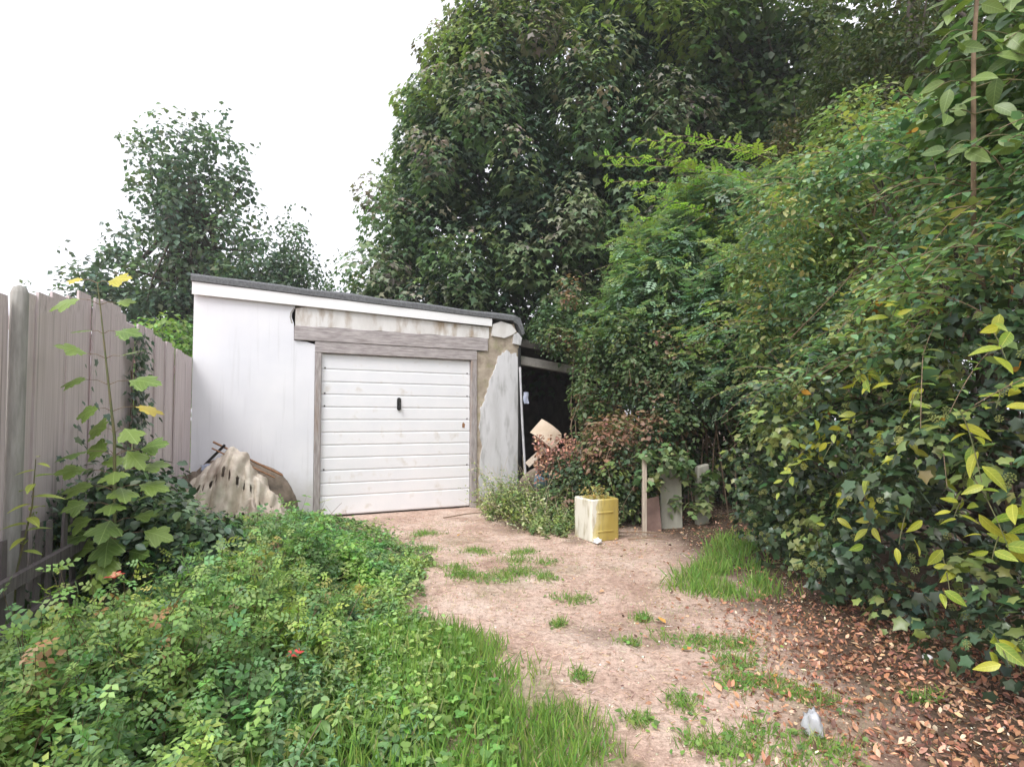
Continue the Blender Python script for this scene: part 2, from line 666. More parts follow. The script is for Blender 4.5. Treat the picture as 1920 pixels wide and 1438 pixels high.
# timber header and door frame
gpart('header_beam', box_bm(-.364, 2.44, -.03, .05, 2.378, 2.570, .006), M_timber)
fr = empty('door_frame')
bpy.data.objects.remove(fr)
gpart('frame_head', box_bm(-.10, 2.262, -.022, .07, 2.226, 2.375, .006), M_timber)
gpart('frame_jamb', box_bm(-.096, -.014, -.02, .09, -.05, 2.223, .006), M_timber_v)
gpart('frame_jamb', box_bm(2.166, 2.262, -.02, .09, -.05, 2.223, .006), M_timber_v)
# right-hand pier: brown block behind, broken grey render in front
gpart('pier', prism_xz([(2.265, -.1), (SR, -.1), (SR, 2.66), (2.93, 2.74), (2.9, 2.84), (2.42, 2.79), (2.42, 2.372), (2.265, 2.36)], .0, .218), M_moss)
key = [(2.30, .1), (2.31, .5), (2.335, .9), (2.31, 1.2), (2.33, 1.5), (2.40, 1.66), (2.46, 1.82), (2.50, 2.0), (2.57, 2.14), (2.60, 2.28), (2.70, 2.36), (2.76, 2.42), (2.84, 2.36), (2.92, 2.38), (2.955, 2.28)]
rp = []
for (xa, za), (xb, zb) in zip(key[:-1], key[1:]):
    for f in (0, .25, .5, .75):
        rp.append((xa + (xb - xa) * f + float(U(-.018, .018)), za + (zb - za) * f + float(U(-.012, .012))))
rp = rp + [(2.955, 2.28), (2.96, 1.2), (2.95, .5), (2.93, .0), (2.6, .02), (2.4, .05)]
gpart('render_layer', prism_xz(rp, -.022, .002), M_render)
rp2 = [(2.50, 2.62), (2.72, 2.60), (2.86, 2.66), (2.93, 2.72), (2.84, 2.82), (2.66, 2.86), (2.52, 2.80)]
gpart('render_layer', prism_xz(rp2, -.03, .001), M_lintel)
gpart('render_layer', prism_xz([(2.87, 2.52), (3.0, 2.50), (3.02, 2.62), (2.95, 2.70), (2.88, 2.66)], -.04, .1), M_render)
gpart('damp_proof_strip', box_bm(2.965, 3.01, -.028, .21, -.05, 2.46, .005), M_black)
# fascia
fb = prism_xz([(SL - .02, roofz(SL) - .155), (2.495, roofz(2.495) - .118), (2.495, roofz(2.495)), (SL - .02, roofz(SL))], -.055, -.032)
gpart('fascia_board', fb, M_fascia)
fb = prism_xz([(SL - .02, roofz(SL) - .03), (2.495, roofz(2.495) - .03), (2.495, roofz(2.495) - .004), (SL - .02, roofz(SL) - .004)], -.0315, .0)
gpart('fascia_backing', fb, M_timber)
# felt roof: rough front roll, slab behind
rf = []
for y in (-.07, -.05, .3, 2.5, 5.3):
    rf.append(y)
ss = np.linspace(SL - .035, SR - .08, 40)
bm = bmesh.new()
rows = []
prof = [(-.052, .004), (-.07, .01), (-.072, .075), (-.05, .105), (.1, .11), (2.6, .115), (5.35, .11), (5.35, .0)]
for k, (y, dz) in enumerate(prof):
    row = []
    for s in ss:
        wob = .006 * math.sin(s * 5.3) + .006 * (float(vnoise(s * 4, k, 5)) - .5) * 2
        row.append(bm.verts.new((s, y + wob * .5, roofz(s) + dz * (1 - .08 * (s - SL) / 4) + wob * (k > 1))))
    rows.append(row)
for a, b in zip(rows, rows[1:] + rows[:1]):
    for i in range(len(ss) - 1):
        bm.faces.new((a[i], a[i + 1], b[i + 1], b[i]))
bm.faces.new([r[0] for r in rows])
bm.faces.new([r[-1] for r in rows][::-1])
roof = gpart('roof', bm, M_felt)
# felt flap hanging over the low corner
bm = bmesh.new()
pp = [(2.88, 2.96), (2.98, 2.93), (3.03, 2.80), (3.06, 2.69), (3.02, 2.66), (2.97, 2.76), (2.93, 2.83), (2.86, 2.86)]
link('felt_flap', bm_mesh('felt_flap', prism_xz(pp, -.066, .0), M_felt), roof)
gpart('felt_edge', prism_xz([(2.905, 2.90), (2.97, 2.87), (3.02, 2.70), (3.0, 2.69), (2.95, 2.80)], .002, 5.2), M_felt, roof)
gpart('felt_strip', prism_xz([(1.55, roofz(1.55) + .112), (2.05, roofz(2.05) + .11), (2.05, roofz(2.05) + .125), (1.6, roofz(1.6) + .13)], .3, .5), M_rust, roof)

# the door: twelve pressed panels
door = empty('garage_door')
door.parent = garage
door.location = (-.012, .035, 0)
zs = [2.222, 2.005]
for k in range(10):
    zs.append(zs[-1] - .1735)
zs.append(.012)
for k in range(12):
    z1, z0 = zs[k], zs[k + 1]
    bm = bmesh.new()
    h = z1 - z0
    prof = [(0, .012), (.006, .012), (.010, .003), (.022, 0), (h - .014, 0), (h - .007, .003), (h, .010)]
    rows = []
    L_ = 2.172
    for zz, yy in prof:
        rows.append([bm.verts.new((s, yy + .0015 * math.sin(s * 2.1 + k), z0 + zz)) for s in np.linspace(.006, L_, 14)])
    for a, b in zip(rows, rows[1:]):
        for i in range(13):
            bm.faces.new((a[i], a[i + 1], b[i + 1], b[i]))
    link('panel', bm_mesh('panel', bm, M_doorp), door)
link('backing_sheet', bm_mesh('backing_sheet', box_bm(.008, 2.17, .019, .03, .014, 2.22), M_timber_v), door)
hd = link('handle', bm_mesh('handle', box_bm(1.047, 1.105, -.03, .002, 1.452, 1.635, .012, 2), M_black), door)
bm = box_bm(1.066, 1.087, -.075, -.028, 1.50, 1.52, .004)
box_bm(1.064, 1.089, -.085, -.07, 1.475, 1.56, .005, 1, bm)
link('handle_grip', bm_mesh('handle_grip', bm, M_black), door)
bolt_me = bm_mesh('bolt', box_bm(-.01, .01, -.006, .004, -.01, .01, .004), M_black)
for k in (1, 3, 4, 9):
    link('bolt', bolt_me, door, (.05, 0, zs[k] + .02))
for k in (1, 3, 5, 9):
    link('bolt', bolt_me, door, (2.13, 0, zs[k] + .02))
link('rust_patch', bm_mesh('rust_patch', prism_xz([(2.05, 1.20), (2.09, 1.19), (2.10, 1.25), (2.07, 1.28), (2.055, 1.26)], -.001, .003), M_rust), door)
# hairline crack in the render beside the lintel
gpart('crack_edge', prism_xz([(-.405, 2.60), (-.385, 2.60), (-.408, 2.68), (-.40, 2.735), (-.36, 2.80), (-.375, 2.81), (-.42, 2.74), (-.425, 2.68)], -.004, .001), M_concrete)

# ------------------------------------------------------------------ lean-to beside the garage
def g2w(s, y, z=0):
    c, s_ = math.cos(GR), math.sin(GR)
    return (A0[0] + s * c - y * s_, A0[1] + s * s_ + y * c, z)


lean = empty('lean_to_shed', (A0[0], A0[1], 0), GR)
tag(lean, 'dark open lean-to shed half buried in brambles beside the garage pier', 'shed')


def lpart(name, bm, mat):
    return link(name, bm_mesh(name, bm, mat), lean)


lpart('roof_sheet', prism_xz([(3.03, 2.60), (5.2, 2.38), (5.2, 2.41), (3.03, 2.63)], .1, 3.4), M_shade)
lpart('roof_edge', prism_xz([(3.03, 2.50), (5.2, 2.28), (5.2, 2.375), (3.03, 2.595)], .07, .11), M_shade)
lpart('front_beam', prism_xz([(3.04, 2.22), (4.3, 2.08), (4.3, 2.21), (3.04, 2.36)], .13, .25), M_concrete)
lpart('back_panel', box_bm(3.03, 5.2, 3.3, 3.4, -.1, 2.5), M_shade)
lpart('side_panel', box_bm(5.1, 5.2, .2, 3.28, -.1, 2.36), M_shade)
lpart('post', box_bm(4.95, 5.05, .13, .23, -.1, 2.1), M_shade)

# ------------------------------------------------------------------ fence along the left
FA, FB = np.array([-2.98, 3.40]), np.array([-3.985, 6.93])
fd = (FB - FA) / np.linalg.norm(FB - FA)
frot = math.atan2(fd[1], fd[0])
board_me = bm_mesh('board', box_bm(-.5, .5, -.5, .5, 0, 1, .06), M_fence)
panel_defs = [(-3.2, -1.6, 2.0, 2.02, 12), (-1.58, -.2, 2.0, 2.03, 8), (-.08, .72, 2.09, 2.19, 4), (.74, 1.60, 2.25, 2.27, 5), (1.86, 3.655, 2.20, 2.085, 11)]
fence = empty('boundary_fence', (FA[0], FA[1], 0))
tag(fence, 'tall weathered grey closeboard fence running up to the white garage corner', 'fence')


def fpos(t, off=0.0):
    p = FA + fd * t
    nrm = np.array([fd[1], -fd[0]])
    return p + nrm * off


for t0, t1, za, zb, nb in panel_defs:
    p = fpos(t0)
    fe = empty('fence_panel', (p[0] - FA[0], p[1] - FA[1], 0), frot)
    fe.parent = fence
    Lp = t1 - t0
    wbd = Lp / nb
    for k in range(nb):
        f = (k + .5) / nb
        zt = za + (zb - za) * f + float(U(-.012, .012))
        if abs(t0 - .74) < .01:
            zt -= .05 * max(0, f - .75) / .25
        ww = wbd * 1.16 + .012
        link('board', board_me, fe, ((k + .5) * wbd, -.012 if k % 2 else .006, -.05),
             (float(U(-.006, .006)), float(U(-.006, .006)), float(U(-.03, .03))), (ww, .018, zt + .05))
    rail = bm_mesh('rail', box_bm(0.01, Lp - .01, .022, .07, 0, .08, .006), M_fence)
    for zz in (.35, 1.1, 1.85):
        link('rail', rail, fe, (0, 0, zz))
# posts: thick rounded one at the near end, dark recessed one between the panels
pp_ = fpos(-.14, .04)
V_, F_ = tube([(0, 0, -.1), (0, 0, 1.0), (0, 0, 2.05), (0, 0, 2.085), (0, 0, 2.1)], [.045, .044, .043, .032, .004], 14)
po = link('post', np_mesh('post', V_, F_, M_post, None, True), fence, (pp_[0] - FA[0], pp_[1] - FA[1], 0))
po['label'] = 'thick round grey timber post with a domed top'
pp_ = fpos(1.73, -.06)
po = link('post', bm_mesh('post', box_bm(-.125, .125, -.04, .04, -.1, 2.19, .008), M_fence), fence, (pp_[0] - FA[0], pp_[1] - FA[1], 0), (0, 0, frot))
po['label'] = 'broad recessed post with ivy climbing up it'

# low picket fence in front of it
picket_me = bm_mesh('picket', box_bm(-.5, .5, -.5, .5, 0, 1, .08), M_picket)
p0 = fpos(-1.6, .26)
pk = empty('picket_fence', (p0[0], p0[1], 0), frot)
tag(pk, 'low dark stained picket fence standing in front of the tall grey boards', 'picket fence')
for k in range(20):
    x = .05 + k * .148
    zt = .66 + .052 * x + float(U(-.015, .015))
    link('picket', picket_me, pk, (x, 0, -.05), (float(U(-.02, .02)), float(U(-.03, .03)), 0), (.05, .016, zt + .05))
for z0 in (.16, .40):
    bm = prism_xz([(0, z0), (2.9, z0 + .15), (2.9, z0 + .215), (0, z0 + .065)], -.045, -.010)
    link('rail', bm_mesh('rail', bm, M_picket), pk)


# ------------------------------------------------------------------ foliage machinery
def T_oval(wd=.3, fold=.07, droop=.1):
    V = np.array([(0, .45, -.01), (0, 0, 0), (wd * .85, .26, fold), (wd * .9, .6, fold * .8), (0, 1, -droop), (-wd * .9, .6, fold * .8), (-wd * .85, .26, fold)])
    return V, np.array([(0, 1, 2), (0, 2, 3), (0, 3, 4), (0, 4, 5), (0, 5, 6), (0, 6, 1)])


def T_oval4(wd=.3, fold=.07, droop=.1):
    V = np.array([(0, 0, 0), (wd * .95, .3, fold), (wd * .8, .66, fold * .7), (0, 1, -droop), (-wd * .8, .66, fold * .7), (-wd * .95, .3, fold)])
    return V, np.array([(0, 1, 2), (0, 2, 3), (0, 3, 4), (0, 4, 5)])


def T_diamond(wd=.32, fold=.08, droop=.12):
    V = np.array([(0, 0, 0), (wd, .45, fold), (0, 1, -droop), (-wd, .45, fold)])
    return V, np.array([(0, 1, 2), (0, 2, 3)])


def T_ivy():
    o = [(0, 0), (.34, -.05), (.35, .2), (.5, .42), (.23, .57), (0, 1), (-.23, .57), (-.5, .42), (-.35, .2), (-.34, -.05)]
    V = [(0, .3, .04)] + [(x, y, -.10 * (abs(x) + .6 * max(0, y - .3))) for x, y in o]
    F = [(0, 1 + i, 1 + (i + 1) % 10) for i in range(10)]
    return np.array(V), np.array(F)


def T_maple():
    o = [(0, 0), (.42, .12), (.34, .3), (.55, .6), (.22, .56), (0, 1), (-.22, .56), (-.55, .6), (-.34, .3), (-.42, .12)]
    V = [(0, .32, .03)] + [(x, y, -.16 * abs(x) - .1 * max(0, y - .3)) for x, y in o]
    F = [(0, 1 + i, 1 + (i + 1) % 10) for i in range(10)]
    return np.array(V), np.array(F)


def T_syc():
    V = np.array([(0, 0, 0), (.5, .38, -.08), (.2, .5, 0), (0, 1, -.12), (-.2, .5, 0), (-.5, .38, -.08)])
    return V, np.array([(0, 1, 2), (0, 2, 3), (0, 3, 4), (0, 4, 5)])


def T_palm(n=3, wd=.3, spread=1.15, fold=.06):
    """n leaflets from one point (bramble, clover-like)"""
    Vs, Fs, o = [], [], 0
    for k in range(n):
        a = (k - (n - 1) / 2) * spread
        s = 1 - .18 * abs(k - (n - 1) / 2)
        v, f = T_oval(wd, fold, .1)
        v = v * s
        x = v[:, 0] * math.cos(a) + v[:, 1] * math.sin(a)
        y = -v[:, 0] * math.sin(a) + v[:, 1] * math.cos(a)
        Vs.append(np.stack([x, y + .1, v[:, 2] - .03 * abs(a)], 1))
        Fs.append(f + o)
        o += len(v)
    return np.concatenate(Vs), np.concatenate(Fs)


def T_pinnate(n=4, wd=.3, ll=.36):
    """pairs of leaflets along a rachis and one at the tip"""
    Vs, Fs, o = [], [], 0
    v0, f0 = T_diamond(wd, .05, .1)
    for k in range(n):
        yb = .12 + .76 * k / n
        for s in (-1, 1):
            a = s * 1.05
            v = v0 * ll * (1 - .05 * k)
            x = v[:, 0] * math.cos(a) + v[:, 1] * math.sin(a)
            y = -v[:, 0] * math.sin(a) + v[:, 1] * math.cos(a)
            Vs.append(np.stack([x, y + yb, v[:, 2] - .12 * yb * yb], 1))
            Fs.append(f0 + o)
            o += 4
    v = v0 * ll
    Vs.append(v + np.array([0, .84, -.08]))
    Fs.append(f0 + o)
    return np.concatenate(Vs), np.concatenate(Fs)


def place(P, nrm, axis_, S, T, col):
    """many copies of template T -> V,F,col"""
    tv, tf = T
    n = len(P)
    z = unit(nrm)
    y = axis_ - (axis_ * z).sum(1, keepdims=True) * z
    bad = np.linalg.norm(y, axis=1) < 1e-4
    y[bad] = np.cross(z[bad], np.array([.3, .7, .2]))
    y = unit(y)
    x = np.cross(y, z)
    S = np.broadcast_to(np.asarray(S, float), n)
    V = P[:, None] + S[:, None, None] * (tv[None, :, 0:1] * x[:, None] + tv[None, :, 1:2] * y[:, None] + tv[None, :, 2:3] * z[:, None])
    k = len(tv)
    F = (tf[None] + (np.arange(n) * k)[:, None, None]).reshape(-1, tf.shape[1])
    return V.reshape(-1, 3), F, np.repeat(col, k, 0)


def pal(colors, weights, n):
    c = np.array(colors, float)
    wt = np.array(weights, float)
    return c[rng.choice(len(c), n, p=wt / wt.sum())]


def jitter(c, v=.2, hue=.09):
    n = len(c)
    c = c * 1.6
    return np.clip(c * (1 + rng.normal(0, v, (n, 1))) * (1 + rng.normal(0, hue, (n, 3))), .004, .9)


def clumps(centers, rad, per, size, T, ccol, up=.6, out=.7, rnd=.32, droop=.35, inner=.35, flat=1.0, sv=.3, cj=.18):
    n = len(centers)
    rad = np.broadcast_to(np.asarray(rad, float), n)
    idx = np.repeat(np.arange(n), per)
    m = len(idx)
    d = rdir(m)
    d[:, 2] = np.where(rng.random(m) < .35, np.abs(d[:, 2]), d[:, 2])
    rr = rad[idx] * (inner + (1 - inner) * rng.random(m) ** .5)
    off = d * rr[:, None]
    off[:, 2] *= flat
    P = centers[idx] + off
    nrm = unit(d * out + np.array([0, 0, up]) + rng.normal(0, rnd, (m, 3)))
    ax = unit(d * .7 + rng.normal(0, .5, (m, 3)) + np.array([0, 0, -droop]))
    S = size * (1 + rng.normal(0, sv, m)).clip(.45, 1.8)
    return place(P, nrm, ax, S, T, jitter(ccol[idx], cj))


def ell_points(ells, n, shell=(.8, 1.02), front=1.0, back=.45, low=.6, cull=.78):
    """points near the outer surface of a union of ellipsoids (cx,cy,cz,rx,ry,rz)"""
    E = np.array(ells, float)
    area = (E[:, 3] * E[:, 4] + E[:, 4] * E[:, 5] + E[:, 3] * E[:, 5])
    out = []
    tot = 0
    while tot < n:
        m = n * 2
        k = rng.choice(len(E), m, p=area / area.sum())
        d = rdir(m)
        r = U(shell[0], shell[1], m)
        P = E[k, :3] + d * E[k, 3:] * r[:, None]
        keep = np.ones(m, bool)
        for j in range(len(E)):
            q = (((P - E[j, :3]) / E[j, 3:]) ** 2).sum(1)
            keep &= (q > cull ** 2) | (k == j)
        keep &= rng.random(m) < np.where(d[:, 1] > .25, back, front)
        keep &= rng.random(m) < np.where(d[:, 2] < -.35, low, 1)
        keep &= P[:, 2] > .05
        out.append(P[keep])
        tot += keep.sum()
    return np.concatenate(out)[:n]


def lobes(ells, n, r0, r1, front=1):
    """extra small lobes budding from the surface, to break up a smooth outline"""
    p = ell_points(ells, n, (.9, 1.02), front, .3, .3, .8)
    r = U(r0, r1, n)
    return [(*a, b * U(.8, 1.3), b * U(.8, 1.2), b * U(.7, 1.3)) for a, b in zip(p, r)]


def leaf_obj(name, L, mat, parent=None, kind=None):
    V = np.concatenate([a[0] for a in L])
    o, Fs = 0, []
    for a in L:
        Fs.append(a[1] + o)
        o += len(a[0])
    col = np.concatenate([a[2] for a in L])
    ob = link(name, np_mesh(name, V, np.concatenate(Fs), mat, col), parent)
    if kind:
        ob['kind'] = kind
    return ob


def tri2(V, F):
    return V, F


def limbs(root, base, fork, tips, r0, mat=None, name='limb', sides=6, sag=.1, wob=.15):
    """curved branches from the trunk axis to tips, one mesh"""
    L = []
    base, fork = np.array(base, float), np.array(fork, float)
    for tp in tips:
        f = float(U(.25, 1.0))
        st = base + (fork - base) * f
        n = 6
        t = np.linspace(0, 1, n)[:, None]
        p = st + (tp - st) * t
        p[:, 2] += np.sin(t[:, 0] * np.pi) * -sag * np.linalg.norm(tp - st) * .5 + t[:, 0] * 0
        p[1:-1] += rng.normal(0, wob * np.linalg.norm(tp - st) * .12, (n - 2, 3))
        L.append(tube(p, np.linspace(r0, r0 * .18, n), sides))
    V, F = joinVF(L)
    return link(name, np_mesh(name, V, F, mat or M_bark, None, True), root)


def trunk(root, base, top, r0, r1, name='trunk', sides=10, wob=.12):
    b, t_ = np.array(base, float), np.array(top, float)
    n = 8
    t = np.linspace(0, 1, n)[:, None]
    p = b + (t_ - b) * t
    p[1:, :2] += rng.normal(0, wob, (n - 1, 2))
    r = r0 + (r1 - r0) * t[:, 0]
    r[0] *= 1.35
    V, F = tube(p, r, sides)
    return link(name, np_mesh(name, V, F, M_bark, None, True), root)


# ------------------------------------------------------------------ big sycamore behind the garage
syc = empty('sycamore_tree', (1.6, 15.2, 0))
tag(syc, 'huge dense sycamore with bronze tinged clumps rising behind the garage roof', 'tree')


def rel(P, o):
    return P - np.array(o.location)


EL = [(1.2, 15, 6.2, 4.6, 4.0, 4.2), (2.3, 15.2, 9.3, 4.4, 3.6, 3.9), (4.2, 15.4, 6.2, 3.6, 3.2, 4.4), (-1.0, 14.6, 4.6, 2.9, 2.6, 2.6),
      (-.2, 14.8, 8.3, 2.7, 2.6, 2.8), (1.4, 13.6, 3.8, 2.8, 2.2, 2.2), (-2.0, 14.4, 3.6, 1.9, 1.8, 2.1), (.6, 14.6, 10.6, 2.2, 2.2, 2.0)]
cc = ell_points(EL, 560, (.7, .9), 1, .3, .8)
cc = cc[cc[:, 2] > 1.6]
ccol = pal([(.04, .07, .035), (.065, .105, .045), (.105, .155, .055), (.13, .115, .08), (.045, .078, .05), (.13, .155, .075)], [2.4, 2.8, 2.0, 1.3, 2, 1.3], len(cc))
ccol = np.where((cc[:, 2:3] > 9.2) & (rng.random((len(cc), 1)) < .5), np.array([[.12, .165, .04]]), ccol)
hole = np.array([float(fnoise(np.array(p[0] / 1.1 + 7), np.array(p[2] / 1.1 + 3), 61, 2)) for p in cc]) < .26
cc, ccol = cc[~hole], ccol[~hole]


def cones(c, hgt, rad, per, size, T, col, tipcol):
    """upright pointed leaf clumps, widest low down, leaves drooping outwards"""
    n = len(c)
    idx = np.repeat(np.arange(n), per)
    m = len(idx)
    t = rng.random(m) ** 1.3
    a = U(0, 6.283, m)
    prof = np.sin(np.pi * (t * .82 + .16)) ** .8
    rr = rad[idx] * prof * (.7 + .3 * rng.random(m) ** .5)
    ln = rng.normal(0, .22, (n, 2))
    P = c[idx] + np.column_stack([np.cos(a) * rr, np.sin(a) * rr, (t - .35) * hgt[idx]])
    P[:, :2] += ln[idx] * (t * hgt[idx])[:, None]
    o = np.column_stack([np.cos(a), np.sin(a), 0 * a])
    nr = o * .7 + np.array([0, 0, .75]) + rng.normal(0, .2, (m, 3))
    ax = o * .8 + np.array([0, 0, -.55]) + rng.normal(0, .35, (m, 3))
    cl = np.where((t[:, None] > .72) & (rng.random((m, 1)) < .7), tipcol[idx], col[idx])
    return place(P, nr, ax, size * (1.1 - .35 * t) * U(.75, 1.25, m), T, jitter(cl, .1, .06))


ccol = pal([(.028, .052, .032), (.038, .068, .038), (.036, .062, .042), (.06, .092, .045)], [2, 3, 2, 1.2], len(cc))  # inner cones coloured darker: shade of the recesses put into the leaf colour
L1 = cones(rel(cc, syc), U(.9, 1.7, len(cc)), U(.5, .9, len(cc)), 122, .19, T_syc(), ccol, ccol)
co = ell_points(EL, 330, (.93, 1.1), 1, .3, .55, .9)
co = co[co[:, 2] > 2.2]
oc = pal([(.09, .14, .065), (.14, .13, .11), (.12, .16, .08), (.065, .108, .055), (.16, .175, .12)], [3, 1.7, 2, 3.4, 1.3], len(co))  # outer tufts coloured lighter as if catching light; bronze ones are new growth
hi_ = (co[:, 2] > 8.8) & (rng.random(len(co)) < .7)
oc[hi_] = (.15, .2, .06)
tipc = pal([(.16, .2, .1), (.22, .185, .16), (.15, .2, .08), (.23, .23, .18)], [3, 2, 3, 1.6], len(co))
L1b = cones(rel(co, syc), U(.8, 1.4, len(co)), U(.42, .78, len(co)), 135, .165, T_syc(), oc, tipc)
ci = ell_points(EL[:7], 300, (.45, .8), 1, .8, 1, .0)
ci = ci[ci[:, 2] > 1.6]
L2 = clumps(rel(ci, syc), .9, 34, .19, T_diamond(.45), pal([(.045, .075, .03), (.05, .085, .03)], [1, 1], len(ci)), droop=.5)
# upright shoots breaking the outline
tp = cc[rng.random(len(cc)) < .22]
P_, c_ = [], []
for p in tp:
    d = unit(np.array([p[0] - 1.8, (p[1] - 15) * .5, (p[2] - 6.0) * .6 + 3.0]))
    n_ = 16
    t = np.linspace(.25, 1.25, n_)[:, None]
    P_.append(p + d * t + rng.normal(0, .12, (n_, 3)) * (1.3 - t))
    c_.append(np.repeat(pal([(.11, .16, .045), (.15, .12, .075), (.08, .12, .04)], [2, 1.2, 2], 1), n_, 0))
P_, c_ = np.concatenate(P_), np.concatenate(c_)
L3 = place(rel(P_, syc), unit(rng.normal(0, .6, P_.shape) + np.array([0, -.2, .6])), unit(rng.normal(0, .7, P_.shape) + np.array([0, 0, -.5])), U(.09, .15, len(P_)), T_syc(), jitter(c_))
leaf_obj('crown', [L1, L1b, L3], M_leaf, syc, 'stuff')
leaf_obj('inner_foliage', [L2], M_leaf, syc, 'stuff')
trunk(syc, (0, 0, -.2), (.2, 0, 8.5), .34, .12)
limbs(syc, (0, 0, 2), (.2, 0, 8.0), rel(cc[rng.choice(len(cc), 90)], syc), .10)

# ------------------------------------------------------------------ tree group on the left, behind the fence
def loose_tree(name, label, base, ells, ncl, per, size, cols, wts, T, tr_top, tr_r, rad=(.35, .75), nl=50, shell=(.35, 1.05), spikes=.2, mat=M_leaf, group=None, upspike=1.0, spl=1.0):
    root = empty(name, (base[0], base[1], 0))
    tag(root, label, 'tree', group)
    c = ell_points(ells, ncl, shell, 1, .6, .9, 0.0)
    cl = pal(cols, wts, len(c))
    L = [clumps(rel(c, root), U(rad[0], rad[1], len(c)), per, size, T, cl, up=.6, out=.6, rnd=.35, droop=.4, inner=.3)]
    if spikes:
        tp = c[rng.random(len(c)) < spikes]
        E = np.array(ells).mean(0)[:3]
        P_ = []
        for p in tp:
            d = unit((p - E) * np.array([1, .4, 1]) + np.array([0, 0, upspike]) * np.linalg.norm(p - E))
            t = np.linspace(.2, spl * float(U(.7, 1.4)), 14)[:, None]
            P_.append(p + d * t + rng.normal(0, .09, (14, 3)))
        P_ = np.concatenate(P_)
        L.append(place(rel(P_, root), rdir(len(P_)) + np.array([0, 0, .4]), rdir(len(P_)), U(.7, 1.2, len(P_)) * size, T, jitter(pal(cols, wts, len(P_)))))
    leaf_obj('crown', L, mat, root, 'stuff')
    trunk(root, (0, 0, -.2), rel(np.array(tr_top), root), tr_r, tr_r * .35)
    limbs(root, (0, 0, rel(np.array(tr_top), root)[2] * .35), rel(np.array(tr_top), root), rel(c[rng.choice(len(c), nl)], root), tr_r * .28, sides=5)
    return root


GL = [(.085, .125, .085), (.07, .11, .075), (.1, .145, .085), (.065, .1, .075)]
# px ~ 340: x=-.59*Y ; at Y=17
loose_tree('oak_tree', 'tall loose crowned grey-green tree behind the fence, left of the garage roof', (-10.2, 17),
           [(-10.0, 17, 8.2, 2.0, 2.0, 2.5), (-9.4, 17, 5.8, 2.5, 2.2, 2.2), (-11.5, 17, 4.6, 2.1, 2.0, 1.7), (-9.5, 16.8, 3.4, 3.2, 2.0, 1.8), (-12.6, 17, 5.2, .9, .9, 1.1)],
           390, 46, .16, GL, [2, 2, 1.4, 2], T_diamond(.36), (-9.8, 17, 8.8), .26, rad=(.25, .52), spikes=.3, shell=(.25, 1.02), nl=60)
loose_tree('ash_tree', 'smaller dark rounded tree behind the roof ridge, beside the tall grey-green tree', (-6.6, 16.4),
           [(-6.9, 16.4, 5.0, 1.5, 1.5, 2.3), (-6.0, 16.4, 3.9, 1.4, 1.4, 1.9), (-8.0, 16.4, 3.8, 1.2, 1.3, 1.6)],
           210, 62, .13, GL, [2, 2, 1, 2.5], T_diamond(.33), (-6.8, 16.4, 5.6), .18, rad=(.28, .55), spikes=.3, shell=(.3, 1.02), nl=40)
# bright bush peeping over the fence at the garage corner
bush = empty('garden_bush', (-5.0, 8.2, 0))
tag(bush, 'bright green bush peeping over the fence at the garage corner', 'bush')
c = ell_points([(-5.0, 8.3, 1.4, .7, .7, 1.35)], 130, (.6, 1.05), 1, .5, .6, 0)
leaf_obj('crown', [clumps(rel(c, bush), .22, 40, .075, T_oval(), pal([(.14, .22, .06), (.1, .17, .05)], [1, 1], len(c)))], M_leaf, bush, 'stuff')
trunk(bush, (0, 0, -.1), (0, 0, 1.3), .05, .02, wob=.03)

# ------------------------------------------------------------------ dark trees at the upper right
DK = [(.03, .05, .024), (.035, .06, .025), (.055, .085, .03), (.07, .1, .03)]
loose_tree('dark_tree', 'dark airy tree with sky gaps between the sycamore and the dense evergreen', (6.3, 13.2),
           [(5.6, 13.2, 8.4, 2.6, 2.2, 2.8), (7.4, 13.0, 9.4, 2.4, 2.2, 2.4), (6.4, 13.4, 5.5, 2.6, 2.2, 2.3), (4.6, 12.8, 10.6, 1.9, 1.8, 1.8)],
           380, 62, .17, DK, [2, 2, 1.3, .8], T_diamond(.42), (6.6, 13.2, 10), .22, rad=(.35, .7), shell=(.3, 1.03))
loose_tree('evergreen_tree', 'dense dark olive evergreen standing over the right hand hedge', (6.0, 8.2),
           [(6.0, 8.2, 4.2, 1.7, 1.5, 3.2), (6.0, 8.3, 6.6, 1.35, 1.3, 2.6), (7.6, 8.0, 4.6, 1.6, 1.4, 3.2)],
           380, 85, .095, [(.035, .05, .018), (.045, .06, .02), (.06, .07, .025)], [2, 2, 1], T_diamond(.22), (6.0, 8.2, 8.2), .16, rad=(.25, .5), shell=(.75, 1.05), spikes=.35, nl=30)
loose_tree('brown_cypress', 'slim brownish green conifer tip between dark tree and yellowing shrub', (4.95, 9.8),
           [(4.95, 9.8, 4.2, .6, .6, 2.5)],
           150, 80, .075, [(.06, .062, .022), (.085, .07, .03)], [2, 1], T_diamond(.22), (4.95, 9.8, 6), .08, rad=(.15, .3), shell=(.7, 1.05), spikes=.4, nl=16, spl=.5)
loose_tree('leafy_tree', 'mid green broadleaf tree filling the gap beyond the evergreen', (9.3, 12.2),
           [(9.3, 12.2, 6.0, 2.6, 2.0, 4.0), (8.2, 11.6, 4.2, 2.2, 1.8, 2.8), (11.5, 12.4, 6, 2.4, 2, 4)],
           300, 60, .17, DK, [1.5, 2, 2, 1], T_diamond(.42), (9.3, 12.2, 8), .2, rad=(.4, .75), shell=(.55, 1.03), nl=30)

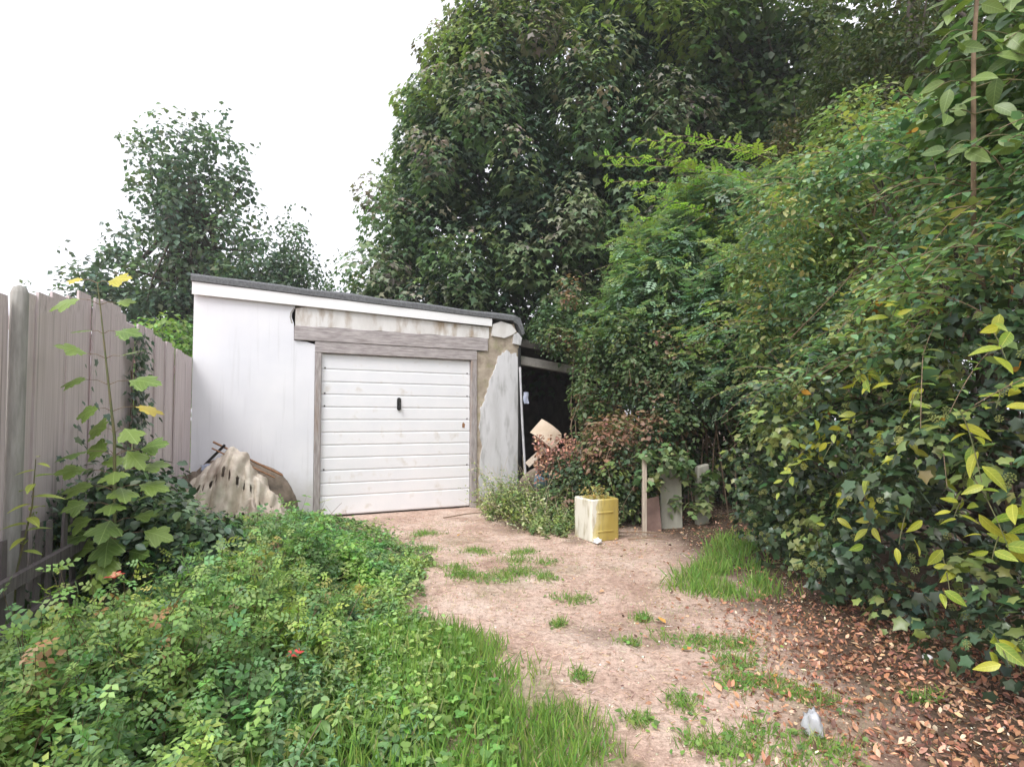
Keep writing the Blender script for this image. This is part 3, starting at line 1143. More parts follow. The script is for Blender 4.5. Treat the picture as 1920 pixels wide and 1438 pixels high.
# ------------------------------------------------------------------ thicket beside the garage
def sprays(starts, dirs, length, nleaf, size, T, col, sag=.5, stem_r=.004, sv=.2):
    """arching shoots with leaves along them; returns leaf tuple and stem V,F"""
    n = len(starts)
    length = np.broadcast_to(np.asarray(length, float), n)
    K = nleaf
    t = np.linspace(.08, 1, K)
    P = starts[:, None] + dirs[:, None] * (length[:, None] * t)[..., None]
    P[..., 2] -= sag * length[:, None] * t[None] ** 2
    tang = unit(dirs[:, None] + np.array([0, 0, -1.]) * (2 * sag * t)[None, :, None])
    side = unit(np.cross(tang, np.array([0, 0, 1.]) + 0 * tang))
    sg = np.where(np.arange(K) % 2 == 0, 1., -1.)[None, :, None]
    ax = unit(side * sg * .9 + tang * .6 + rng.normal(0, .25, P.shape) + np.array([0, 0, -.15]))
    nr = unit(np.array([0, 0, 1.]) + rng.normal(0, .35, P.shape))
    S = size * (1.05 - .45 * t)[None] * (1 + rng.normal(0, sv, (n, K))).clip(.5, 1.6)
    c = np.repeat(col[:, None], K, 1)
    lv = place(P.reshape(-1, 3), nr.reshape(-1, 3), ax.reshape(-1, 3), S.ravel(), T, jitter(c.reshape(-1, 3), .15, .08))
    a, b = P[:, :-1].reshape(-1, 3), P[:, 1:].reshape(-1, 3)
    tt = np.tile(t[:-1], n)
    st = segs(a, b, stem_r * (1.1 - .7 * tt), stem_r * (1.1 - .7 * tt), 3)
    return lv, st


# bramble bank over the lean-to
bram = empty('bramble_thicket', (1.6, 7.9, 0))
tag(bram, 'tangled bramble thicket with brown dead leaves smothering the lean-to', 'bramble')
EB = [(1.75, 8.0, 1.75, .95, .7, .85), (2.5, 7.8, 1.6, 1.0, .85, 1.15), (1.2, 8.75, 2.6, .75, .5, .42), (1.55, 7.3, .62, .42, .4, .5), (1.05, 7.35, .3, .55, .4, .36), (2.2, 8.3, 2.5, 1.0, .8, .7), (1.45, 7.15, .95, .6, .35, .42), (2.05, 7.15, 1.05, .5, .35, .4), (1.2, 7.1, .55, .35, .3, .3)]
EB += lobes(EB, 22, .2, .4)
c = ell_points(EB, 820, (.7, 1.06), 1, .4, .8, .6)
# keep the dark mouth of the shed open
mouth = (c[:, 0] < 1.0) & (c[:, 2] > .75) & (c[:, 2] < 2.2)
c = c[~mouth]
c = c[~((c[:, 0] > 2.3) & (c[:, 2] < 1.3) & (c[:, 1] < 7.7))]
ccol = pal([(.07, .105, .05), (.09, .13, .055), (.05, .085, .045), (.2, .13, .085), (.13, .17, .055)], [3, 3, 2.5, .9, 1], len(c))
low = (c[:, 2] < 1.35) & (c[:, 0] < 2.0) & (c[:, 2] > .7) & (rng.random(len(c)) < .4)
ccol[low] = (.21, .13, .09)
L1 = clumps(rel(c, bram), U(.14, .3, len(c)), 70, .058, T_oval4(.33), ccol, up=.8, out=.7, rnd=.3, inner=.35)
d = unit(rng.normal(0, .6, (200, 3)) + np.array([-.2, -.9, .7]))
st = c[rng.choice(len(c), 200)]
L2, S2 = sprays(rel(st, bram), d, U(.3, .7, 200), 14, .055, T_oval4(.33), pal([(.1, .15, .06), (.07, .11, .05), (.22, .13, .08)], [3, 3, .8], 200), .6)
leaf_obj('foliage', [L1, L2], M_leaf, bram, 'stuff')
stem = []
for k in range(60):
    a = c[rng.integers(len(c))]
    b = np.array([a[0] + U(-.3, .3), a[1] + U(0, .5), 0])
    m = (a + b) / 2 + np.array([U(-.2, .2), U(-.2, .1), .3])
    stem.append(tube(rel(np.array([b, m, a]), bram), [.009, .008, .005], 4))
V_, F_ = joinVF(stem + [S2])
link('canes', np_mesh('canes', V_, F_, M_twig), bram)

# big feathery shrub in the middle
elder = empty('feathery_shrub', (3.3, 8.6, 0))
tag(elder, 'tall feathery blue-green shrub mounding over the bramble thicket', 'shrub')
EE = [(3.4, 8.5, 2.3, 1.7, 1.2, 1.7), (2.3, 8.4, 2.55, 1.05, .9, .95), (4.0, 8.9, 3.5, 1.3, 1.1, 1.6), (3.0, 8.7, 3.5, 1.0, .9, 1.15), (2.9, 7.7, 1.95, .8, .6, .65)]
EE += lobes(EE, 26, .3, .62)
c = ell_points(EE, 820, (.82, 1.08), 1, .35, .35, .8)
c = c[(c[:, 2] > .95) & ~((c[:, 2] < 1.4) & (c[:, 0] > 2.4))]
ccol = pal([(.15, .225, .15), (.125, .2, .13), (.19, .265, .12), (.21, .27, .09), (.11, .17, .11)], [3, 3, 2, 1, 2], len(c))
ccol = ccol * (.7 + .6 * fnoise(c[:, 0] * 1.6 + c[:, 1], c[:, 2] * 1.6, 167, 2))[:, None]
L1 = clumps(rel(c, elder), U(.16, .34, len(c)), 28, .13, T_pinnate(3, .34, .42), ccol, up=.9, out=.6, rnd=.28, inner=.4, droop=.5)
ns = 420
st = c[rng.choice(len(c), ns)]
d = unit(rng.normal(0, .45, (ns, 3)) + np.array([-.5, -.6, .75]))
L2, S2 = sprays(rel(st, elder), d, U(.35, 1.2, ns), 12, .125, T_pinnate(3, .32, .42), pal([(.19, .27, .09), (.14, .21, .11), (.24, .29, .07)], [2, 3, 1], ns), .45)
# long bright arching shoots over the dark sycamore
st = np.array([(3.7, 8.0, 4.75), (3.4, 7.9, 4.5), (3.9, 7.9, 5.0), (3.2, 8.0, 4.4), (3.7, 7.8, 4.6), (2.6, 7.9, 3.6), (3.0, 7.8, 4.1), (4.0, 8.0, 5.1)])
d = unit(np.array([(-1, -.05, .3), (-1, -.15, .2), (-1, -.2, .2), (-.7, -.3, .5), (-1, -.1, .25), (-.8, -.2, .7), (-.9, -.3, .3), (-1, -.2, .25)]))
L3, S3 = sprays(rel(st, elder), d, np.array([2.6, 2.2, 2.4, 1.6, 2.5, 1.3, 1.5, 2.0]), 30, .19, T_pinnate(4), pal([(.2, .29, .06)], [1], 8), .16, .007)
leaf_obj('foliage', [L1, L2, L3], M_leaf, elder, 'stuff')
V_, F_ = joinVF([S2, S3])
link('shoots', np_mesh('shoots', V_, F_, M_twig), elder)
limbs(elder, (0, 0, -.1), (.2, .2, 1.6), rel(c[rng.choice(len(c), 40)], elder), .035, M_twig, 'stems')

# dark inner hedge closing the end of the passage
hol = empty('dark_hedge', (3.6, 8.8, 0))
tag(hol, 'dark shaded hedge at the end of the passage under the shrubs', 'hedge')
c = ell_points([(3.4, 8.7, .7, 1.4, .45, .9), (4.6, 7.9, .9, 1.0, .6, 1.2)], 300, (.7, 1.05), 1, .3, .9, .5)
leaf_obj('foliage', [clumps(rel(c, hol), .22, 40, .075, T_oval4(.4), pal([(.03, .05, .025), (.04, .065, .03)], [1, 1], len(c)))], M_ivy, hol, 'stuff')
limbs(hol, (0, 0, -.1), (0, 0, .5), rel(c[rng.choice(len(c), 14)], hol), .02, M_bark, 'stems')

# ------------------------------------------------------------------ ivy hedge on the right
ivy = empty('ivy_hedge', (3.2, 3.6, 0))
tag(ivy, 'tall ivy covered hedge with green flower heads and yellowing leaves beside the leaf litter', 'hedge')
EI = [(3.35, 3.0, .95, 1.05, 1.15, 1.05), (3.35, 4.3, 1.3, 1.05, 1.0, 1.25), (3.3, 3.1, 2.0, 1.0, 1.2, .95), (3.5, 4.6, 2.6, 1.05, 1.0, 1.15), (3.1, 1.9, 1.0, .85, .7, 1.0), (3.4, 5.3, 1.7, .95, .7, 1.1), (3.3, 2.2, 2.2, .9, .9, .8), (2.95, 2.75, .30, .78, 1.1, .48), (2.95, 3.75, .35, .80, .8, .55), (2.95, 4.7, .4, .75, .7, .6)]
EI += lobes(EI, 40, .22, .48)
c = ell_points(EI, 1650, (.86, 1.06), 1, .5, .6, .85)
side = c[:, 0] < 3.7
c = c[side & ~((c[:, 1] < 1.9) & (c[:, 2] < 1.6))]
hi = c[:, 2] > 2.0
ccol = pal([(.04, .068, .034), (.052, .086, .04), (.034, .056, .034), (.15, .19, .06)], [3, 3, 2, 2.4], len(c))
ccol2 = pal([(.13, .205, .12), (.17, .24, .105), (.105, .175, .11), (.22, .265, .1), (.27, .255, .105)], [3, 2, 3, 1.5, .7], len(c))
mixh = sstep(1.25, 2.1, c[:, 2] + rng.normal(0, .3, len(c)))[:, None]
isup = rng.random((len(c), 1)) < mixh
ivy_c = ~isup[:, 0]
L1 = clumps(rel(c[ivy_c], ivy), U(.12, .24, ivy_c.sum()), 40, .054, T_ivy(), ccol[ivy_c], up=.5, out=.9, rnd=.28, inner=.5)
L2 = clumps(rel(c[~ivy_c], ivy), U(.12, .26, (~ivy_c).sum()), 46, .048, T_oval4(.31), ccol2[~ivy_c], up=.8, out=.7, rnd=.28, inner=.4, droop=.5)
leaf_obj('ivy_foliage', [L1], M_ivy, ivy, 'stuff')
ns = 420
up_c = c[(c[:, 2] > 1.3)]
st = up_c[rng.choice(len(up_c), ns)]
d = unit(rng.normal(0, .45, (ns, 3)) + np.array([-.9, -.35, .45]))
L3, S3 = sprays(rel(st, ivy), d, U(.25, .8, ns), 14, .072, T_oval(.3), pal([(.14, .22, .115), (.16, .21, .07), (.09, .15, .08), (.22, .23, .07)], [3, 2, 3, 1], ns), .5)
leaf_obj('upper_foliage', [L2, L3], M_leaf, ivy, 'stuff')
tw = []
for a, b in [((2.25, 3.6, 2.0), (2.75, 4.4, 1.5)), ((2.2, 3.0, 2.25), (2.5, 4.6, 2.3)), ((2.35, 3.5, 2.45), (2.2, 4.4, 1.95)), ((2.15, 2.7, 1.9), (2.35, 3.4, 1.55))]:
    a, b = np.array(a), np.array(b)
    tw.append(tube(rel(np.array([a, (a + b) / 2 + U(-.08, .08, 3), b]), ivy), [.002, .0035, .005], 5))
V_, F_ = joinVF(tw + [S3])
link('twigs', np_mesh('twigs', V_, F_, M_twig), ivy)
limbs(ivy, (.2, 0, -.1), (.2, .2, 1.2), rel(c[rng.choice(len(c), 40)], ivy), .03, M_bark, 'stems')

# flower heads: little balls of stalks and buds
M_flower = one_leaf_mat('ivy_flower', (.2, .25, .075), (.36, .38, .13), rough=.7, trans=.1)
bd = []
for k in range(22):
    zz = 1 - 2 * (k + .5) / 22
    rr = math.sqrt(1 - zz * zz)
    d_ = np.array([rr * math.cos(k * 2.4), rr * math.sin(k * 2.4), zz])
    vo = np.array([(1, 0, 0), (0, 1, 0), (-1, 0, 0), (0, -1, 0), (0, 0, 1), (0, 0, -1)]) * .2 + d_ * .85
    fo = np.array([(0, 1, 4), (1, 2, 4), (2, 3, 4), (3, 0, 4), (1, 0, 5), (2, 1, 5), (3, 2, 5), (0, 3, 5)])
    bd.append((vo, fo))
    pv = np.array([(0, 0, 0), tuple(d_ * .8), tuple(d_ * .8 + np.array([.06, .06, .02]))])
    bd.append((pv, np.array([(0, 1, 2)])))
V_, F_ = joinVF(bd)
fl_me = np_mesh('flower_head', V_, F_, M_flower)
cand = c[(c[:, 0] < 2.75) & (c[:, 2] < 1.75) & (c[:, 2] > .2)]
for k in range(230):
    p = cand[rng.integers(len(cand))] + np.array([-.19, -.12, .03]) + rng.normal(0, .05, 3)
    link('flower_head', fl_me, ivy, tuple(rel(p, ivy)), tuple(U(0, 6, 3)), (float(U(.014, .025)),) * 3)


# single big leaves -------------------------------------------------
def big_leaf(name, mat, wd=.26, curl=.18, fold=.10, n=7):
    V, F = [], []
    for i in range(n):
        t = i / (n - 1)
        wv = wd * math.sin(math.pi * min(1, t ** .8 * .97 + .02)) ** .9
        z = -curl * t * t
        V += [(-wv, t, z + fold * wv / wd * .5), (0, t, z), (wv, t, z + fold * wv / wd * .5)]
    for i in range(n - 1):
        a = i * 3
        F += [(a, a + 1, a + 4, a + 3), (a + 1, a + 2, a + 5, a + 4)]
    return np_mesh(name, np.array(V), np.array(F), mat, None, True)


M_ylw = one_leaf_mat('yellow_green_leaf', (.17, .29, .04), (.46, .46, .05), vein=1)
M_lgl = one_leaf_mat('large_green_leaf', (.10, .17, .05), (.17, .25, .06), vein=1)
ylw_me = [big_leaf('leaf', M_ylw, .24), big_leaf('leaf', M_ylw, .2, .32)]
grn_me = [big_leaf('leaf', M_lgl, .24), big_leaf('leaf', M_lgl, .27, .25)]


def orient(nrm, ax):
    z = Vector(nrm).normalized()
    y = Vector(ax)
    y = y - y.dot(z) * z
    if y.length < 1e-4:
        y = z.orthogonal()
    y.normalize()
    x = y.cross(z)
    return Matrix((x, y, z)).transposed().to_euler()


def shoot(root, start, d, L_, nl, size, mes, sag=.3, stems=None):
    start, d = np.array(start, float), unit(np.array(d, float))
    pts = []
    for i in range(nl + 1):
        t = i / nl
        p = start + d * L_ * t
        p[2] -= sag * L_ * t * t
        pts.append(p)
        if i:
            s = 1 if i % 2 else -1
            side = unit(np.cross(d, [0, 0, 1.])) * s
            ax = unit(side * .7 + d * .4 + np.array([0, 0, -.5]) + rng.normal(0, .5, 3))
            nr = unit(np.array([-.35, -.5, .6]) + rng.normal(0, .5, 3))
            sc = size * float(U(.55, 1.15))
            p = p + rng.normal(0, .025, 3)
            link('leaf', mes[int(rng.integers(len(mes)))], root, tuple(rel(p, root)), orient(nr, ax), (sc, sc, sc))
    stems.append(tube(rel(np.array(pts), root), np.linspace(.004, .0018, len(pts)), 4))


stems = []
# yellowing shoots on the hedge face: (start), direction, length, leaves, leaf size
for s, d, L_, nl, sz in [((2.2, 2.75, 1.35), (-.3, -.6, -.3), .35, 7, .125), ((2.12, 2.6, 1.05), (-.1, -.5, -.3), .3, 6, .13),
                         ((2.1, 2.35, .95), (-.2, -.5, .1), .25, 6, .12), ((2.12, 2.3, .62), (-.2, -.5, -.1), .25, 6, .12),
                         ((2.25, 3.4, 1.62), (-.6, -.6, .0), .4, 8, .11), ((2.2, 3.5, 1.35), (-.7, -.4, -.1), .45, 9, .10),
                         ((2.3, 3.9, 1.22), (-.8, -.3, .0), .55, 10, .095), ((2.3, 4.1, 1.1), (-.8, -.3, -.1), .45, 8, .09),
                         ((2.25, 3.4, 1.05), (-.6, -.5, -.1), .35, 8, .1), ((2.2, 3.1, .85), (-.5, -.5, 0), .35, 7, .1),
                         ((2.3, 3.8, .85), (-.6, -.5, -.05), .35, 7, .09), ((2.2, 2.9, .62), (-.3, -.5, 0), .3, 6, .1),
                         ((2.05, 2.45, .40), (-.2, -.5, .1), .2, 5, .1), ((2.25, 3.2, 1.95), (-.5, -.5, .1), .3, 6, .1),
                         ((2.2, 2.6, 1.75), (-.3, -.6, -.1), .3, 6, .115), ((2.35, 4.3, 1.5), (-.8, -.3, .1), .4, 8, .085)] + [((2.28 + float(U(-.08, .05)), yy, zz), (-.6, -.5, float(U(-.2, .3))), .32, 7, .09)
                         for yy, zz in ((3.0, 1.5), (3.3, 1.25), (3.6, 1.6), (3.9, 1.4), (2.8, .9), (3.4, .75), (2.5, 1.45), (3.1, 1.15), (2.55, .8), (4.2, 1.25))]:
    shoot(ivy, s, d, L_, nl, sz, ylw_me, .5, stems)
V_, F_ = joinVF(stems)
link('yellow_shoot_stems', np_mesh('yellow_shoot_stems', V_, F_, M_stem), ivy)['kind'] = 'stuff'
# russet and orange dead leaves caught in the hedge
M_orng = one_leaf_mat('orange_leaf', (.45, .12, .02), (.6, .32, .04), rough=.6)
org_me = big_leaf('dead_leaf', M_orng, .3, .3)
for k in range(26):
    p = up_c[rng.integers(len(up_c))] + np.array([-.12, -.12, .0])
    sc = float(U(.04, .07))
    link('dead_leaf', org_me, ivy, tuple(rel(p, ivy)), tuple(U(0, 6, 3)), (sc,) * 3)

# climber with big leaves hanging at the top right
clb = empty('hanging_climber', (2.5, 2.75, 0))
tag(clb, 'pale stemmed climber with large oval leaves above the ivy hedge', 'climber')
V_, F_ = tube(rel(np.array([(2.62, 2.95, 0), (2.6, 2.95, 1.2), (2.38, 2.85, 2.3), (2.27, 2.7, 2.75), (2.24, 2.65, 3.1), (2.25, 2.6, 3.6)]), clb), [.02, .018, .012, .011, .010, .008], 7)
link('stem', np_mesh('stem', V_, F_, M_twig, None, True), clb)
stems = []
for z in np.linspace(2.66, 3.6, 8):
    for s in (-1, 1):
        x0 = 2.245 + .02 * math.sin(z * 7)
        shoot(clb, (x0, 2.68, z), (s * .8 + .1, -.25 + float(U(-.3, .3)), float(U(.0, .4))), float(U(.2, .36)) * (1.2 if s > 0 else .8), 5, .135, grn_me, .6, stems)
V_, F_ = joinVF(stems)
link('leaf_stalks', np_mesh('leaf_stalks', V_, F_, M_stem), clb)['kind'] = 'stuff'
c = ell_points([(3.0, 3.1, 3.1, .55, .55, .8)], 110, (.6, 1.1), 1, .6, .8, 0)
leaf_obj('back_foliage', [clumps(rel(c, clb), .2, 26, .09, T_oval(.3), pal([(.05, .085, .035), (.07, .11, .04)], [1, 1], len(c)))], M_leaf, clb, 'stuff')

# yellowish flowering shrub on the ridge of the hedge
yel = empty('yellowing_shrub', (3.5, 5.6, 0))
tag(yel, 'yellow-green flowering shrub on top of the hedge below the evergreen', 'shrub')
c = ell_points([(3.55, 5.6, 3.2, .75, .6, 1.3), (4.1, 5.5, 3.2, .8, .6, 1.1), (2.95, 5.7, 2.6, .6, .6, .95)], 330, (.7, 1.08), 1, .4, .5, .6)
ccol = pal([(.2, .22, .075), (.16, .2, .07), (.12, .17, .07), (.24, .2, .1)], [3, 3, 3, 1.2], len(c))
L1 = clumps(rel(c, yel), U(.1, .22, len(c)), 46, .06, T_oval4(.28), ccol, up=.9, out=.6, rnd=.3, inner=.35, flat=1.1)
leaf_obj('foliage', [L1], M_leaf, yel, 'stuff')
limbs(yel, (0, 0, -.1), (0, 0, 1.8), rel(c[rng.choice(len(c), 25)], yel), .025, M_twig, 'stems')

# ------------------------------------------------------------------ maple sapling in front of the fence
def maple_big(name, mat, seed=0):
    """a full sycamore leaf: five toothed lobes, cupped"""
    rs = np.random.default_rng(seed)
    lob = [(-2.15, .55), (-1.05, .86), (0, 1.0), (1.05, .86), (2.15, .55)]
    out = [(0.0, -.02)]
    ang = []
    for k, (a, r) in enumerate(lob[::-1]):
        for da, f in ((.38, .76), (.24, .90), (.18, .86), (0, 1.0), (-.18, .86), (-.24, .90), (-.38, .76)):
            ang.append((a + da, r * f))
        if k < 4:
            ang.append((a - .53, .60))
    V = [(0, 0, 0)]
    for a, r in ang:
        x, y = math.sin(a) * r * .62, .36 + math.cos(a) * r * .62
        V.append((x, y, -.22 * (x * x + (y - .3) ** 2) + rs.normal(0, .012)))
    V[0] = (0, .36, .02)
    n = len(ang)
    V.append((0, 0, .0))
    F = [(0, 1 + i, 1 + i + 1) for i in range(n - 1)]
    F += [(0, n, n + 1), (0, n + 1, 1)]
    me = np_mesh(name, np.array(V), np.array(F), mat, None, True)
    return me


M_map = one_leaf_mat('maple_leaf_green', (.1, .18, .04), (.19, .28, .055), vein=2)
M_mapy = one_leaf_mat('maple_leaf_yellow', (.4, .4, .05), (.6, .46, .06), vein=2)
map_me = [maple_big('leaf', M_map, 1), maple_big('leaf', M_map, 2)]
mapy_me = maple_big('leaf', M_mapy, 3)
sap = empty('maple_sapling', (-2.52, 3.55, 0))
tag(sap, 'slender maple sapling with tiers of big lobed leaves and a yellow crown', 'sapling')
path = np.array([(-2.50, 3.55, 0), (-2.50, 3.55, .7), (-2.53, 3.57, 1.2), (-2.60, 3.58, 1.65), (-2.66, 3.6, 2.0), (-2.69, 3.6, 2.2)])
V_, F_ = tube(rel(path, sap), [.012, .011, .009, .006, .004, .003], 7)
link('stem', np_mesh('stem', V_, F_, M_stem, None, True), sap)
pet = []


def at_z(z):
    k = np.searchsorted(path[:, 2], z) - 1
    k = max(0, min(len(path) - 2, k))
    f = (z - path[k, 2]) / (path[k + 1, 2] - path[k, 2])
    return path[k] + (path[k + 1] - path[k]) * f


tiers = [(2.19, .13, 1), (2.05, .15, 0), (1.86, .14, 0), (1.70, .17, 0), (1.53, .19, 0), (1.36, .17, 0), (1.22, .18, 0), (1.08, .2, 0), (.96, .21, 0), (.86, .2, 0), (.76, .22, 0), (.66, .22, 0), (.56, .24, 0), (.46, .24, 0), (.36, .22, 0)]
for i, (z, sz, yl) in enumerate(tiers):
    p = at_z(z)
    for j in range(2 if z > 1.2 else 4):
        a = i * 1.45 + j * (math.pi if z > 1.2 else 1.57) + float(U(-.35, .35))
        if z > 1.3:
            a = (0.15 if j == 0 else math.pi - .1) + (i % 2) * .45 + float(U(-.25, .25))
        d = np.array([math.cos(a), math.sin(a) * .8, .25])
        pl = sz * float(U(.45, .75))
        q = p + unit(d) * pl
        pet.append(tube(rel(np.array([p, (p + q) / 2 + [0, 0, .012], q]), sap), [.0028, .002, .0016], 4))
        ax = unit(np.array([math.cos(a), math.sin(a), -.22]))
        nr = unit(np.array([0, -1.0 if z > 1.9 else -.55, 1.0]) + rng.normal(0, .25, 3))
        s = (1.12 if z > 1.2 else .85) * sz * float(U(.7, 1.2))
        me = mapy_me if (yl or (abs(z - 1.36) < .01 and j == 0)) else map_me[int(rng.integers(2))]
        link('leaf', me, sap, tuple(rel(q, sap)), orient(nr, ax), (s, s, s))
V_, F_ = joinVF(pet)
link('leaf_stalks', np_mesh('leaf_stalks', V_, F_, M_twig), sap)['kind'] = 'stuff'

# small lance-leaved shoot near the picket fence
lan = empty('lance_leaved_shoot', (-2.62, 2.98, 0))
tag(lan, 'young shoot with yellow-green lance shaped leaves above the picket fence', 'plant')
M_lan = one_leaf_mat('lance_leaf', (.2, .3, .05), (.36, .4, .07), vein=1)
lan_me = big_leaf('leaf', M_lan, .17, .2)
V_, F_ = tube(rel(np.array([(-2.62, 2.98, 0), (-2.60, 2.97, .5), (-2.52, 2.96, .85), (-2.50, 2.95, 1.1)]), lan), [.006, .005, .004, .002], 6)
link('stem', np_mesh('stem', V_, F_, M_stem), lan)
for k in range(15):
    z = .62 + .035 * k
    p = np.array([-2.56 + .06 * (z - .6) * 2, 2.96, z])
    a = k * 2.4
    sc = float(U(.1, .155)) * (1 if k < 12 else .6)
    link('leaf', lan_me, lan, tuple(rel(p, lan)), orient((0, -.2, 1), (math.cos(a), math.sin(a), -.25 + .03 * k)), (sc,) * 3)

# ivy climbing the fence
fiv = empty('fence_ivy', (-3.4, 5.0, 0))
tag(fiv, 'thin dark ivy trailing up the recessed fence post', 'ivy')
pts = []
for k in range(800):
    t = 1.75 + float(U(-.12, .16)) + .1 * math.sin(k * .05)
    z = 2.05 * float(rng.random()) ** 1.5 + .05
    sp = .03 + .26 * max(0, .9 - z)
    q = fpos(t + float(rng.normal(0, sp * .5)), .03 + abs(float(rng.normal(0, .03 + sp * .3))))
    pts.append((q[0], q[1], z))
for k in range(900):
    t = .95 + float(rng.normal(0, .42))
    z = abs(float(rng.normal(0, .5))) + .05
    q = fpos(t, .04 + abs(float(rng.normal(0, .07 + .12 * max(0, 1 - z)))))
    pts.append((q[0], q[1], z))
pts = np.array(pts)
nr = unit(np.array([fd[1], -fd[0], .35]) + rng.normal(0, .35, pts.shape))
L1 = place(rel(pts, fiv), nr, unit(rng.normal(0, .5, pts.shape) + np.array([0, 0, -.8])), U(.035, .075, len(pts)), T_ivy(), jitter(pal([(.05, .08, .045), (.08, .12, .07), (.04, .065, .04)], [2, 1, 2], len(pts))))
leaf_obj('foliage', [L1], M_ivy, fiv, 'stuff')
st = []
for k in range(5):
    t = 1.75 + .04 * k - .08
    P_ = [np.array([*fpos(t + .05 * math.sin(j * 1.3 + k), .015), .25 * j]) for j in range(8)]
    st.append(tube(rel(np.array(P_), fiv), [.004] * 8, 4))
V_, F_ = joinVF(st)
link('vines', np_mesh('vines', V_, F_, M_twig), fiv)

# dark leafy bush round the sapling's foot
dkb = empty('dark_leafy_bush', (-2.7, 4.1, 0))
tag(dkb, 'dark leafy bush between the maple sapling and the fence', 'bush')
c = ell_points([(-2.72, 4.1, .42, .5, .5, .55), (-2.35, 3.9, .28, .4, .4, .4), (-2.98, 4.8, .3, .22, .4, .4)], 190, (.6, 1.06), 1, .5, .6, 0)
leaf_obj('foliage', [clumps(rel(c, dkb), U(.1, .18, len(c)), 34, .06, T_oval(.33), pal([(.06, .1, .055), (.09, .14, .06), (.05, .085, .05)], [2, 1, 2], len(c)))], M_ivy, dkb, 'stuff')
limbs(dkb, (0, 0, -.05), (0, 0, .3), rel(c[rng.choice(len(c), 24)], dkb), .01, M_twig, 'stems', 4)


# ------------------------------------------------------------------ weeds
def scatter(poly, n, edge=None):
    P = np.array(poly)
    lo, hi = P.min(0), P.max(0)
    out = []
    tot = 0
    while tot < n:
        q = rng.uniform(lo, hi, (n * 2, 2))
        q = q[inpoly(q[:, 0], q[:, 1], poly)]
        out.append(q)
        tot += len(q)
    return np.concatenate(out)[:n]


def dist_edge(q, poly):
    """distance to the open right-hand edge of the weed bed"""
    pts = np.array(poly[1:12])
    d = np.full(len(q), 9.0)
    for a, b in zip(pts[:-1], pts[1:]):
        ab = b - a
        t = np.clip(((q - a) @ ab) / (ab @ ab), 0, 1)
        d = np.minimum(d, np.linalg.norm(q - (a + t[:, None] * ab), axis=1))
    return d


def weed_height(q):
    d = dist_edge(q, POLY_WEED)
    h = .09 + .34 * sstep(.0, 1.0, d)
    h *= .2 + 1.45 * fnoise(q[:, 0] / .38, q[:, 1] / .38, 71)
    h *= 1 - .62 * sstep(4.4, 5.6, q[:, 1])
    h *= 1 - .75 * sstep(-1.75, -2.35, q[:, 0]) * sstep(4.0, 3.4, q[:, 1])
    h *= U(.7, 1.25, len(q))
    return h


def weeds(q, h, nodes, size, T, col, opp=2, lean=.25, taper=.5, droop=.25, stem_r=.0022, up=.8):
    n = len(q)
    z0 = gh(q[:, 0], q[:, 1])
    base = np.column_stack([q, z0])
    ld = rng.normal(0, lean, (n, 2))
    t = np.linspace(.22, 1, nodes)
    P = np.repeat(base[:, None], nodes, 1)
    P[..., :2] += ld[:, None] * (h[:, None] * t ** 1.6)[..., None]
    P[..., 2] += h[:, None] * t
    Ls = []
    ph = U(0, 6.28, n)
    for j in range(opp):
        a = ph[:, None] + np.arange(nodes)[None] * 1.571 + j * 2 * np.pi / opp + rng.normal(0, .3, (n, nodes))
        ax = np.stack([np.cos(a), np.sin(a), np.full_like(a, -droop) + .9 * (t[None] ** 3)], -1)
        nr = np.array([0, 0, up]) + np.stack([-np.cos(a), -np.sin(a), 0 * a], -1) * (-.25) + rng.normal(0, .28, P.shape)
        S = size * (1.05 - taper * np.abs(t - .45) * 1.4)[None] * (1 + rng.normal(0, .2, (n, nodes))).clip(.5, 1.6)
        c = np.repeat(col[:, None], nodes, 1) * (1 + .35 * (t[None, :, None] ** 2))
        Ls.append(place(P.reshape(-1, 3), nr.reshape(-1, 3), ax.reshape(-1, 3), S.ravel(), T, jitter(c.reshape(-1, 3), .14, .07)))
    top = P[:, -1]
    mid = P[:, nodes // 2]
    s = joinVF([segs(base, mid, stem_r, stem_r * .8, 3), segs(mid, top, stem_r * .8, stem_r * .4, 3)])
    return Ls, s


def stuff_obj(name, L, mat, label, cat):
    o = leaf_obj(name, L, mat, None, 'stuff')
    o['label'] = label
    o['category'] = cat
    return o


def stem_tuple(s, col=(.13, .13, .06)):
    V, F = s
    F3 = np.concatenate([F[:, [0, 1, 2]], F[:, [0, 2, 3]]])
    return V, F3, np.tile(np.array(col), (len(V), 1))


def patch(col, q):
    k = fnoise(q[:, 0] / .35, q[:, 1] / .35, 93, 2)[:, None]
    return col * (.62 + .8 * k) * np.where(k > .55, np.array([[1.08, 1.0, .9]]), np.array([[.92, 1., 1.05]]))


qa = scatter(POLY_WEED, 5400)
qa = qa + (fnoise(qa[:, :1] * 3, qa[:, 1:] * 3, 91) - .5) * np.array([[.6, .2]])
ha = weed_height(qa)
kind = fnoise(qa[:, 0] / .55, qa[:, 1] / .55, 88, 2) + rng.normal(0, .05, len(qa))
